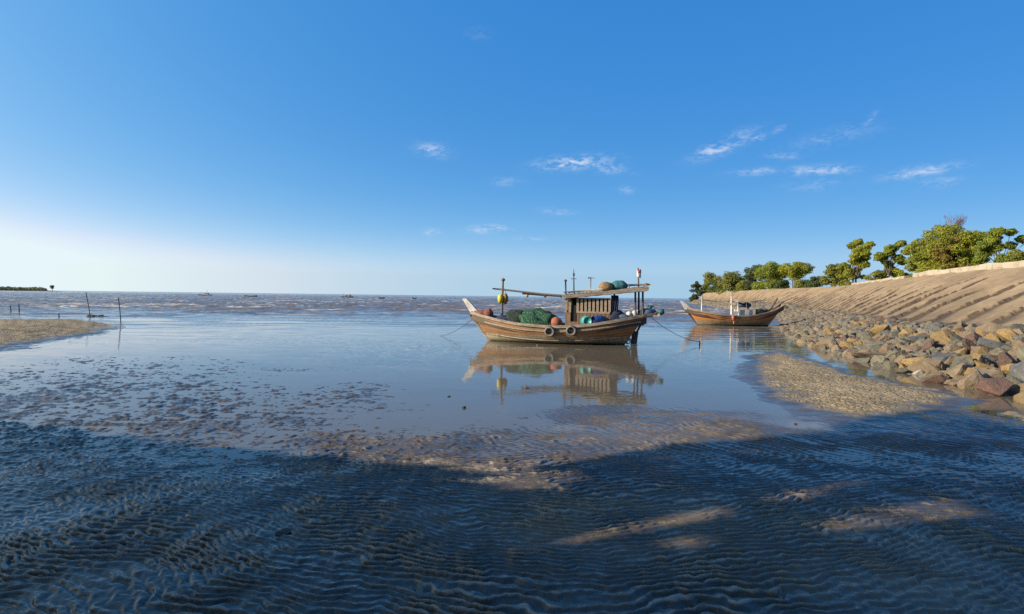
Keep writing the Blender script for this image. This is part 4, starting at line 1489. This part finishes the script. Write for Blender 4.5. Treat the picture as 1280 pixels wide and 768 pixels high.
mb = MB(); mb.blob((0, 0, 0), (1.42, 1.0, .90), 2, .20, 2.4, 40, 24, .45)
on_boat('fishing_net', (-1.35, -.25, .98), 'heap of bright green fishing net piled on the foredeck of the near boat', 'fishing net', M['greennet'], mb)
mb = MB(); mb.blob((0, 0, 0), (.85, .9, .80), 5, .16, 2.4, 32, 20, .45)
on_boat('fishing_net', (-2.45, -.15, 1.02), 'heap of dark nearly black net behind the green net heap', 'fishing net', M['darknet'], mb)
mb = MB(); mb.blob((0, 0, 0), (.33, .3, .30), 6, .14, 2.5, 18, 12)
on_boat('buoy_bundle', (-.12, -.85, 1.18), 'round faded orange bundle on deck between the green net and the cabin', 'buoy', M['orange'], mb)
mb = MB(); mb.blob((0, 0, 0), (.30, .28, .36), 7, .2, 2.5, 18, 12)
on_boat('bundle', (-4.15, -.3, 1.50), 'dull red cloth bundle on the bow of the near boat', 'bundle', M['red'], mb)
mb = MB(); mb.blob((0, 0, 0), (.55, .38, .16), 8, .3, 2.5, 22, 10)
on_boat('rope_coil', (-4.55, -.1, 1.62), 'low dark red rope heap just behind the white stem head', 'rope', M['red'], mb)
mb = MB(); mb.blob((0, 0, 0), (.55, .5, .3), 9, .3, 2.5, 22, 10)
on_boat('tarpaulin', (-3.2, -.35, 1.22), 'dark crumpled tarpaulin at the foot of the bow mast', 'tarpaulin', M['navy'], mb)
# floats on the mast
mb = MB(); mb.blob((0, 0, 0), (.165, .15, .26), 10, .1, 2.2, 18, 12); mb.tube([(0, 0, .3), (.03, .1, .62)], .015, 5)
on_boat('float', (-3.46, -.22, 2.44), 'bright yellow float hanging from the bow mast, the left of the pair', 'float', M['yellow'], mb)
mb = MB(); mb.blob((0, 0, 0), (.17, .17, .32), 11, .14, 2.2, 18, 12); mb.tube([(0, 0, .3), (-.03, .08, .58)], .015, 5)
on_boat('float', (-3.20, -.06, 2.44), 'dark amber float hanging behind the bright yellow one on the bow mast', 'float', M['amber'], mb)


def tyre(p, label, ax):
    root = empty('tyre', BM @ Vector(p), YAW)
    tag(root, label, 'tyre', 'tyre fenders on the near boat')
    a = MB(); a.torus((0, 0, 0), .215, .085, ax, 26, 10); a.build('casing', M['rubber'], root)
    b = MB(); b.torus(Vector(ax).normalized() * .055, .225, .052, ax, 26, 6); b.build('sidewall', M['tread'], root)
    e = MB(); e.tube([(0, 0, .25), (0, .12, .45)], .018, 5); e.build('lashing', M['rope'], root)


def hull_side(pt, u_target, s):
    best = min((abs(pt(t / 400, s, -1).x - u_target), t / 400) for t in range(401))
    return pt(best[1], s, -1)


p = hull_side(pt1, -.36, .80); tyre((p.x, p.y - .13, p.z), 'forward tyre fender hung on the hull below the orange bundle', (-.05, -1, -.12))
p = hull_side(pt1, .80, .81); tyre((p.x, p.y - .13, p.z + .03), 'after tyre fender hung on the hull below the cabin door', (.05, -1, -.12))


def drum(p, r, L, ax, m1, m2, label, seed):
    root = empty('barrel', BM @ Vector(p), YAW)
    tag(root, label, 'barrel')
    d = Vector(ax).normalized()
    a = MB(); a.tube([d * -L / 2 * .96, d * -L / 2 * .9, d * -L / 6 , d * L / 6, d * L / 2 * .9, d * L / 2 * .96], [r * .86, r * .97, r * 1.02, r * 1.02, r * .97, r * .86], 20)
    a.build('body', m2, root)
    b = MB(); b.tube([d * -(L / 2 + .025), d * -(L / 2 * .955)], [r * .8, r * .86], 20); b.torus(d * -(L / 2), r * .80, .022, d, 20, 5); b.build('lid', m1, root)


drum((1.55, -1.20, 1.32), .27, .5, (-.35, .9, .0), M['teal'], M['teal'], 'round teal plastic barrel lying on the side deck beside the cabin', 1)
drum((2.18, -1.18, 1.37), .25, .62, (-.85, -.55, .0), M['teal'], M['blue'], 'blue barrel with a teal end lying aft of the teal barrel', 2)
mb = MB(); mb.blob((0, 0, 0), (.40, .45, .31), 12, .12, 2.6, 26, 16, .6)
on_boat('net_bundle', (2.55, -.45, roof_z(2.55) + .41), 'round tan net bundle on the cabin roof', 'net bundle', M['tan'], mb)
mb = MB(); mb.blob((0, 0, 0), (.46, .45, .32), 13, .14, 2.2, 26, 16, .6)
on_boat('tarpaulin', (3.25, -.15, roof_z(3.25) + .41), 'dark teal tarpaulin bundle on the cabin roof beside the tan net', 'tarpaulin', M['tealdark'], mb)
mb = MB(); mb.blob((0, 0, 0), (.42, .35, .42), 14, .25, 2.2, 22, 14, .7)
on_boat('tarpaulin', (3.1, -.72, 1.55), 'navy tarpaulin heap under the roof just aft of the cabin', 'tarpaulin', M['navy'], mb)
mb = MB(); mb.blob((0, 0, 0), (.42, .3, .18), 15, .25, 2.2, 22, 12, .7)
on_boat('sack', (3.55, -.8, 1.56), 'low dark blue sack on the after deck', 'sack', M['bluecloth'], mb)
mb = MB(); mb.blob((0, 0, 0), (.17, .17, .17), 16, .12, 2.2, 14, 10); mb.blob((.28, .05, .02), (.14, .14, .2), 17, .12, 2.2, 14, 10)
on_boat('bag', (3.82, -.82, 1.70), 'pale bags on the after deck under the roof end', 'bag', M['white'], mb)
mb = MB(); mb.blob((0, 0, 0), (.44, .5, .2), 18, .22, 2.2, 24, 12, .7)
on_boat('tarpaulin', (4.85, -.3, 1.84), 'blue tarpaulin spread over the stern', 'tarpaulin', M['bluecloth'], mb)
mb = MB(); mb.tube([(0, 0, 0), (-.05, 0, .34)], .05, 8); mb.blob((-.05, 0, .36), (.17, .12, .06), 19, .1)
on_boat('engine', (5.0, -.55, 1.80), 'small dark outboard motor head standing at the stern', 'motor', M['tealdark'], mb)
mb = MB(); mb.blob((0, 0, 0), (.2, .24, .17), 20, .12, 2.2, 18, 12)
on_boat('float', (5.50, -.45, 1.86), 'dark teal float lashed to the stern end', 'float', M['tealdark'], mb)


def rope(pts_w, r, label, mat, sag=.0):
    pts = []
    n = 24
    a, b = Vector(pts_w[0]), Vector(pts_w[-1])
    for i in range(n + 1):
        t = i / n
        p = a.lerp(b, t); p.z -= sag * 4 * t * (1 - t)
        pts.append(p)
    mb = MB(); mb.tube(pts, r, 6)
    o = mb.build('mooring_rope', mat)
    tag(o, label, 'rope')


stk = at(874.5, 431)
a = BM @ Vector((5.0, -.1, 1.55))
rope([a, (stk.x, stk.y, .16)], .014, 'thin dark rope from the stern of the near boat to a short stake', M['darkrope'], .25)
b_ = at(549, 420)
a = BM @ Vector((-5.1, 0, 1.3))
rope([a, (b_.x, b_.y, -.02)], .015, 'thin rope from the bow of the near boat into the water', M['darkrope'], .2)


# ---- the farther fishing boat by the bank
c2 = at(913, 408.5)
loc2 = Vector((c2.x * 54.6 / c2.y, 54.6, 0))
YAW2 = R(3)
B2 = Matrix.Translation(loc2) @ Matrix.Rotation(YAW2, 4, 'Z')
boat2 = empty('fishing_boat', loc2, YAW2)
tag(boat2, 'orange brown wooden fishing boat with a small white cabin, lying by the rocky bank', 'boat')
P2 = dict(sheer=[(-4.55, 1.75, .05), (-3.9, 1.50, .5), (-3.0, 1.32, 1.0), (-1.8, 1.12, 1.32), (-.3, 1.0, 1.42), (1.2, 1.0, 1.38), (2.6, 1.2, 1.2), (3.6, 1.42, .95), (4.5, 1.75, .6), (5.2, 2.1, .32)],
          keel=(-3.0, 3.5, -.3))
pt2 = build_hull(P2, boat2, M['hull2'], [('gunwale', 1.0, .012, 1.0, .13, .09, M['rail'], 0), ('rub_rail', .84, .03, .97, .06, .06, M['cabin'], 0)], nt=54, ns=14)
mb = MB()
mb.add([(-4.5, -.1, 1.5), (-4.5, .1, 1.5), (-3.95, .2, 1.62), (-3.95, -.2, 1.62), (-5.05, -.07, 2.36), (-5.05, .07, 2.36), (-4.8, .1, 2.34), (-4.8, -.1, 2.34)],
       [(0, 1, 2, 3), (4, 7, 6, 5), (0, 4, 5, 1), (1, 5, 6, 2), (2, 6, 7, 3), (3, 7, 4, 0)])
mb.build('stem_head', M['white'], boat2)
mb = MB(); mb.tube([(-4.5, 0, 1.6), (-3.75, 0, .7), (-3.1, 0, -.2)], .1, 6); mb.build('stem_post', M['hull2'], boat2)
mb = MB(); mb.box((1.35, 0, 1.27), (1.5, 1.3, .62)); cab2 = mb.build('cabin', M['white'], boat2)
mb = MB()
for x in (.42, 1.2, 2.08):
    for v in (-.75, .75): mb.tube([(x, v, 1.2), (x, v, 2.3)], .035, 6)
mb.box((1.25, 0, 2.31), (1.95, 1.6, .045))
mb.build('cabin_roof', M['steel'], cab2)
mb = MB()
mb.blob((1.0, 0, 2.02), (.35, .5, .22), 31, .2); mb.blob((1.65, .1, 2.0), (.35, .5, .26), 32, .2)
mb.build('stowed_gear', M['bluecloth'], cab2)
mb = MB()
for x in (-.22, .38): mb.tube([(x, -.7, 1.0), (x, -.7, 2.4)], .05, 6)
mb.tube([(-.22, -.7, 2.35), (.4, -.7, 2.38)], .05, 6); mb.box((.08, -.7, 1.25), (.5, .08, .35))
mb.build('gantry', M['white'], boat2)
mb = MB(); mb.tube([(.05, 0, 1.0), (.05, 0, 2.6), (.03, 0, 3.42)], [.075, .07, .045], 7); mb.box((.05, 0, 3.1), (.11, .08, .4)); mb.build('mast', M['white'], boat2)
mb = MB(); mb.tube([(-2.9, 0, 1.0), (-2.85, 0, 2.9)], [.08, .055], 7); mb.build('bow_post', M['white'], boat2)
mb = MB(); mb.tube([(-2.85, 0, 2.5), (-1.2, -.1, 2.3), (.4, -.1, 2.1)], [.035, .045, .05], 6); mb.build('boom', M['bamboo'], boat2)
mb = MB(); mb.tube([(2.1, .1, 2.35), (3.4, .1, 2.55), (4.9, .1, 2.7)], [.04, .045, .035], 6); mb.build('boom', M['bamboo'], boat2)
mb = MB(); mb.tube([(3.65, -.2, 1.3), (4.55, -.2, 2.72)], .08, 7); mb.build('stern_spar', M['darkpole'], boat2)
mb = MB(); mb.tube([(4.4, .2, 1.6), (5.1, .25, 2.2), (5.55, .3, 2.5)], [.08, .07, .04], 7); mb.build('tiller', M['pole'], boat2)
mb = MB(); mb.blob((2.7, -.2, 1.35), (.7, .5, .28), 33, .3); mb.build('deck_gear', M['darknet'], boat2)
mb = MB(); mb.box((-1.2, .2, 1.0), (2.6, 1.5, .2)); mb.build('hatch', M['steel'], boat2)
mb = MB(); p = hull_side(pt2, -.45, .85)
mb.blob((0, 0, 0), (.17, .15, .30), 34, .1); mb.tube([(0, 0, .25), (0, .1, .55)], .02, 5); mb.blob((.05, 0, -.42), (.08, .08, .2), 35, .1)
on_boat('float', (p.x, p.y - .2, p.z), 'orange float hanging over the side of the farther boat', 'float', M['orange'], mb, bm=B2, yaw=YAW2)


# ---- boats far out
def far_boat(px, py, wpx, hgt, label, cabin, yaw=0.0):
    p = at(px, py)
    L = wpx * p.y / FPX
    p.z = 0
    root = empty('moored_boat', p, R(yaw))
    tag(root, label, 'boat', 'boats moored far out on the sea')
    k = L / 2
    pr = dict(sheer=[(-k, hgt * 1.5, .05), (-k * .6, hgt * 1.05, k * .2), (0, hgt * .85, k * .28), (k * .6, hgt, k * .22), (k, hgt * 1.3, k * .1)], keel=(-k * .75, k * .8, -.4))
    pt = hull_surface(pr)
    mb = MB()
    for side in (-1, 1):
        vs = [pt(i / 20, j / 5, side) for i in range(21) for j in range(6)]
        mb.add(vs, [(i * 6 + j, (i + 1) * 6 + j, (i + 1) * 6 + j + 1, i * 6 + j + 1) for i in range(20) for j in range(5)], True)
    vs = []
    for i in range(21): vs += [pt(i / 20, .9, -1), pt(i / 20, .9, 1)]
    mb.add(vs, [(i * 2, i * 2 + 1, i * 2 + 3, i * 2 + 2) for i in range(20)])
    mb.build('hull', M['boatdark'], root)
    if cabin == 'white':
        m2 = MB(); m2.box((k * .25, 0, hgt + .7), (k * .55, k * .3, 1.3)); m2.box((k * .25, 0, hgt + 1.4), (k * .7, k * .38, .15)); m2.build('cabin', M['white'], root)
        m3 = MB(); m3.tube([(k * .3, 0, hgt), (k * .3, 0, hgt + 3.6)], .1, 5); m3.tube([(-k * .5, 0, hgt), (-k * .5, 0, hgt + 2.4)], .09, 5); m3.build('mast', M['trim'], root)
    elif cabin == 'dark':
        m2 = MB(); m2.box((-k * .1, 0, hgt + .5), (k * .35, k * .3, 1.2)); m2.box((k * .45, 0, hgt + .7), (k * .3, k * .3, 1.5)); m2.build('cabin', M['trim'], root)
        m3 = MB(); m3.tube([(-k * .55, 0, hgt), (-k * .55, 0, hgt + 2.2)], .1, 5); m3.build('mast', M['darkpole'], root)


far_boat(256, 370.0, 18, .8, 'distant moored boat with a white cabin and mast, leftmost on the horizon', 'white', 4)
far_boat(313, 371.6, 18, .9, 'distant low dark boat without a cabin, second from the left', None, -3)
far_boat(434, 372.6, 16, .9, 'distant dark boat with two small upright cabins, third from the left', 'dark', 5)
far_boat(477, 373.8, 8, .9, 'tiny distant dark boat, fourth from the left on the horizon', None, 20)

far_boat(518, 374.4, 6, .9, 'tiniest far dark boat, the one closest to the stem of the brown fishing boat', None, 35)

# ------------------------------------------------------------------ stakes and debris
def stake(px0, py0, px1, py1, r, label):
    b = at(px1, py1)
    t = at_depth(px0, py0, b.y + random.uniform(-.2, .2))
    mb = MB()
    b2 = b.copy(); b2.z = -.6
    m = b.lerp(t, .5) + Vector((.02, 0, 0))
    mb.tube([b2, b, m, t], [r * 1.1, r, r * .95, r * .8], 7)
    o = mb.build('stake', M['darkpole'])
    tag(o, label, 'stake')


stake(107.5, 366, 113, 397.5, .038, 'taller leaning dark stake in the water behind the left sand bar')
stake(148, 372.5, 151, 404, .038, 'leaning dark stake standing right of the taller one, clear of the sand bar')
stake(13, 382, 13.5, 393.5, .05, 'thin short stake, leftmost of the pair far behind the left sand bar')
stake(23.5, 380.5, 24, 393.5, .05, 'thin short stake, right one of the pair far behind the left sand bar')
stake(73.5, 392, 73.5, 398, .05, 'tiny stake stub just behind the crest of the left sand bar')
stake(874.5, 426.5, 874.5, 431.5, .045, 'short stake in the shallows between the two fishing boats')
d0 = at(121, 396.8)
root = empty('debris_heap', d0)
tag(root, 'low dark clump of debris in the water beside the taller leaning stake', 'debris')
mb = MB()
for k in range(16):
    mb.blob((random.uniform(-.85, .85), random.uniform(-.4, .4), random.uniform(0, .1)), (random.uniform(.12, .32), random.uniform(.1, .3), random.uniform(.07, .22)), 40 + k, .3, nu=10, nv=7)
mb.build('clumps', M['debris'], root)
mb = MB(); mb.tube([(-.6, -.2, .05), (.5, .2, .25)], .04, 6); mb.tube([(.2, -.2, .02), (1.2, .1, .14)], .035, 6); mb.build('sticks', M['darkpole'], root)

# small stones on the mud
for k, (px, py, wp, lab) in enumerate([
        (580.5, 511, 6, 'dark stone lying in the calm shallows below the reflected mast of the near boat'),
        (561, 496.5, 5, 'small dark stone in the calm shallows left of the reflected mast'),
        (622, 588.5, 7, 'small dark stone on the mud at the tip of the shadow in the middle'),
        (659, 486, 5, 'tiny dark stone in the water below the reflection of the green net'),
        (352, 670, 24, 'flat brown stone lying on the rippled mud in the left foreground'),
        (995, 531, 4, 'tiny dark pebble on the wet mud just below the right sand bar'),
        (672, 432.5, 5, 'pale small stone at the waterline of the near boat')]):
    p = at(px, py)
    wm = wp * p.y / FPX
    mt = 'rock_dark' if k not in (4, 6) else ('rock_brown' if k == 4 else 'rock_tan')
    place_rock('stone', ROCKS[k + 2], (p.x, p.y + wm * .3, wm * .12), (wm / 2.3, wm / 2.3, wm / 2.6), (0, 0, k), M[mt], lab, 'stone')
    if k == 4:
        ob = COL.objects[-1]; ob.scale.z *= .35; ob.location.z = .02

# ------------------------------------------------------------------ headland across the bay
def headland():
    Y0 = 1500.0
    xs = np.linspace(-1900, 0, 140)
    e0 = at_depth(86, 363, Y0).x
    rows = []
    W = [(-60, -1.2), (0, .3), (25, 1.2), (120, 2.5), (260, 2.2)]
    xs = np.linspace(-2300, e0, 150)
    V = []
    for x in xs:
        tpr = float(sstep(0, 60, e0 - x)) 
        for (dy, z) in W: V.append((x * (Y0 + dy) / Y0, Y0 + dy, -1 + (z + 1) * (.25 + .75 * tpr)))
    o = mesh_np('headland', V, grid_quads(len(xs), len(W)), M['far_land'], None, True)
    tag(o, kind='structure')
    x1 = at_depth(58, 360, Y0).x
    n = 16000
    X = rng.uniform(-2200, x1, n); Yv = rng.uniform(Y0 + 25, Y0 + 200, n)
    top = 8.0 + 2.2 * fbm(X / 40, Yv / 60, 3, 401) + 1.6 * fbm(X / 14, Yv / 30, 2, 403)
    top *= .6 + .4 * sstep(0, 12, x1 - X)
    Zv = rng.uniform(.1, 1, n) ** .7 * top + 1
    wd = leaves_mesh('far_wood', np.stack([X * Yv / Y0, Yv, Zv], 1), 3.4, M['leaf_haze'], None)
    tag(wd, 'far low wood covering the headland on the left horizon', 'wood', kind='stuff')
    xt = at_depth(65.5, 360, Y0 + 20)
    cl = [(random.uniform(-3, 3), random.uniform(-3, 3), random.uniform(8.5, 14.5), random.uniform(2.4, 3.4)) for _ in range(10)]
    make_tree('tree', (xt.x, Y0 + 20, .8), cl, 500, 1.6, M['leaf_haze'], 'lone tree standing at the right end of the far wooded headland', 'tree', .55)


M['far_land'] = worn('far_shore', (.16, .14, .11), (.11, .10, .085), .02, .95, bump=0)
headland()
